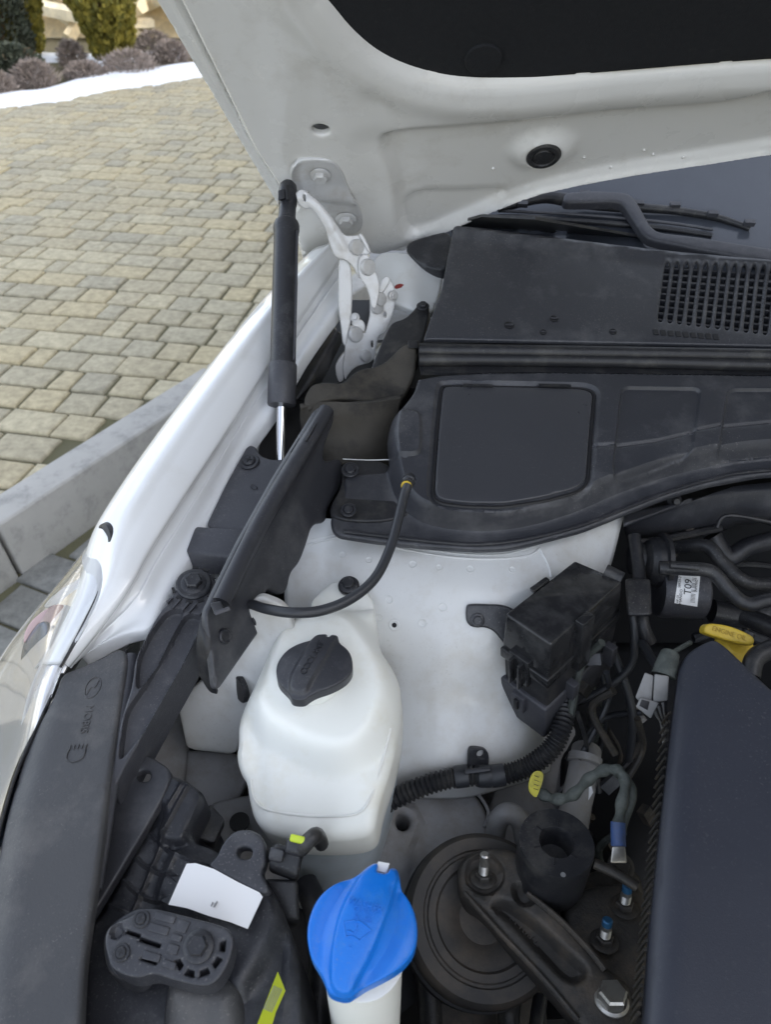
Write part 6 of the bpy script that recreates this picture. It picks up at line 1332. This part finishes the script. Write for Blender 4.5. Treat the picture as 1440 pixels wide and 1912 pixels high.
for L, r_ in [([(780, 1740, .66), (800, 1830, .64), (810, 1950, .62)], .011), ([(850, 1850, .66), (860, 1900, .64), (850, 1990, .62)], .014), ([(960, 1850, .62), (950, 1900, .60), (960, 1990, .60)], .009), ([(1010, 1860, .60), (1000, 1930, .58)], .006), ([(570, 1650, .60), (590, 1700, .58), (600, 1800, .56), (590, 1960, .54)], .010), ([(760, 1640, .66), (790, 1630, .66), (830, 1625, .66)], .006)]:
    tube('hose', [D(*q) for q in L], r_, M['rub'], t, 16, 8)
for k in range(5): lathe('pulley_rib', V(905+k*0, 1890, .72-k*.006), (.1, -.3, 1), [(.05, -.002), (.054, 0), (.05, .002)], M['iron'], t, 48)
t = T('junction_cables', 'tangle of thin dark wires and clips between harness and engine cover', 'wires', 1150, 1500, .7)
WR = random.Random(8)
for i in range(16):
    x = WR.uniform(1050, 1215); y = WR.uniform(1180, 1560); dz = WR.uniform(.62, .74)
    tube('wire', [D(x, y, dz), D(x+WR.uniform(-50, 50), y+WR.uniform(30, 80), dz+.02), D(x+WR.uniform(-60, 60), y+WR.uniform(90, 170), dz+.02)], WR.uniform(.0012, .004), WR.choice([M['rub'], M['cable'], M['wire'], M['iron']]), t, 8, 6)
for i in range(7):
    x = WR.uniform(1060, 1215); y = WR.uniform(1200, 1580); p = D(x, y, WR.uniform(.62, .70)); a = Vec((WR.uniform(-1, 1), WR.uniform(-1, 1), WR.uniform(-1, 1))).normalized(); b = a.orthogonal().normalized()
    put('clip', mesh('clip', *box_geo(p, a*.008, b*.005, a.cross(b)*.004), WR.choice([M['plas'], M['bare'], M['iron']])), t)
for i in range(10):
    x = WR.uniform(1180, 1500); y = WR.uniform(960, 1200); dz = WR.uniform(.72, .84)
    tube('wire', [D(x, y, dz), D(x+WR.uniform(20, 90), y+WR.uniform(-40, 60), dz), D(x+WR.uniform(80, 200), y+WR.uniform(-60, 80), dz)], WR.uniform(.002, .006), WR.choice([M['rub'], M['cable'], M['iron']]), t, 8, 6)
t = T('engine_block', 'dark dirty engine casting deep below the mount and the cover', 'engine block', 1100, 1700, .6)
quadp = [D(1000, 1150, .95), D(1300, 1150, .90), D(1300, 1900, .60), D(1000, 1900, .62)]
loft('casting', [[D(1080, 1200, .90), D(1200, 1200, .86), D(1320, 1200, .84)], [D(1050, 1400, .80), D(1180, 1400, .78), D(1300, 1400, .76)], [D(1040, 1600, .72), D(1160, 1600, .66), D(1300, 1600, .66)], [D(980, 1900, .66), D(1100, 1900, .62), D(1250, 1900, .62)]], M['dark'], t, 6, .01)
tube('ground_strap', [D(1110, 1612, .55), D(1150, 1630, .545), D(1190, 1655, .54)], .004, M['iron'], t, 10, 4)
sheet('casting_boss', F((1080, 1660, .83), (1180, 1650, .83), (1120, 1740, .825)), [(1060, 1640), (1190, 1600), (1215, 1700), (1150, 1760), (1080, 1720)], M['iron'], t, r=.006, res=.01, thick=.04)
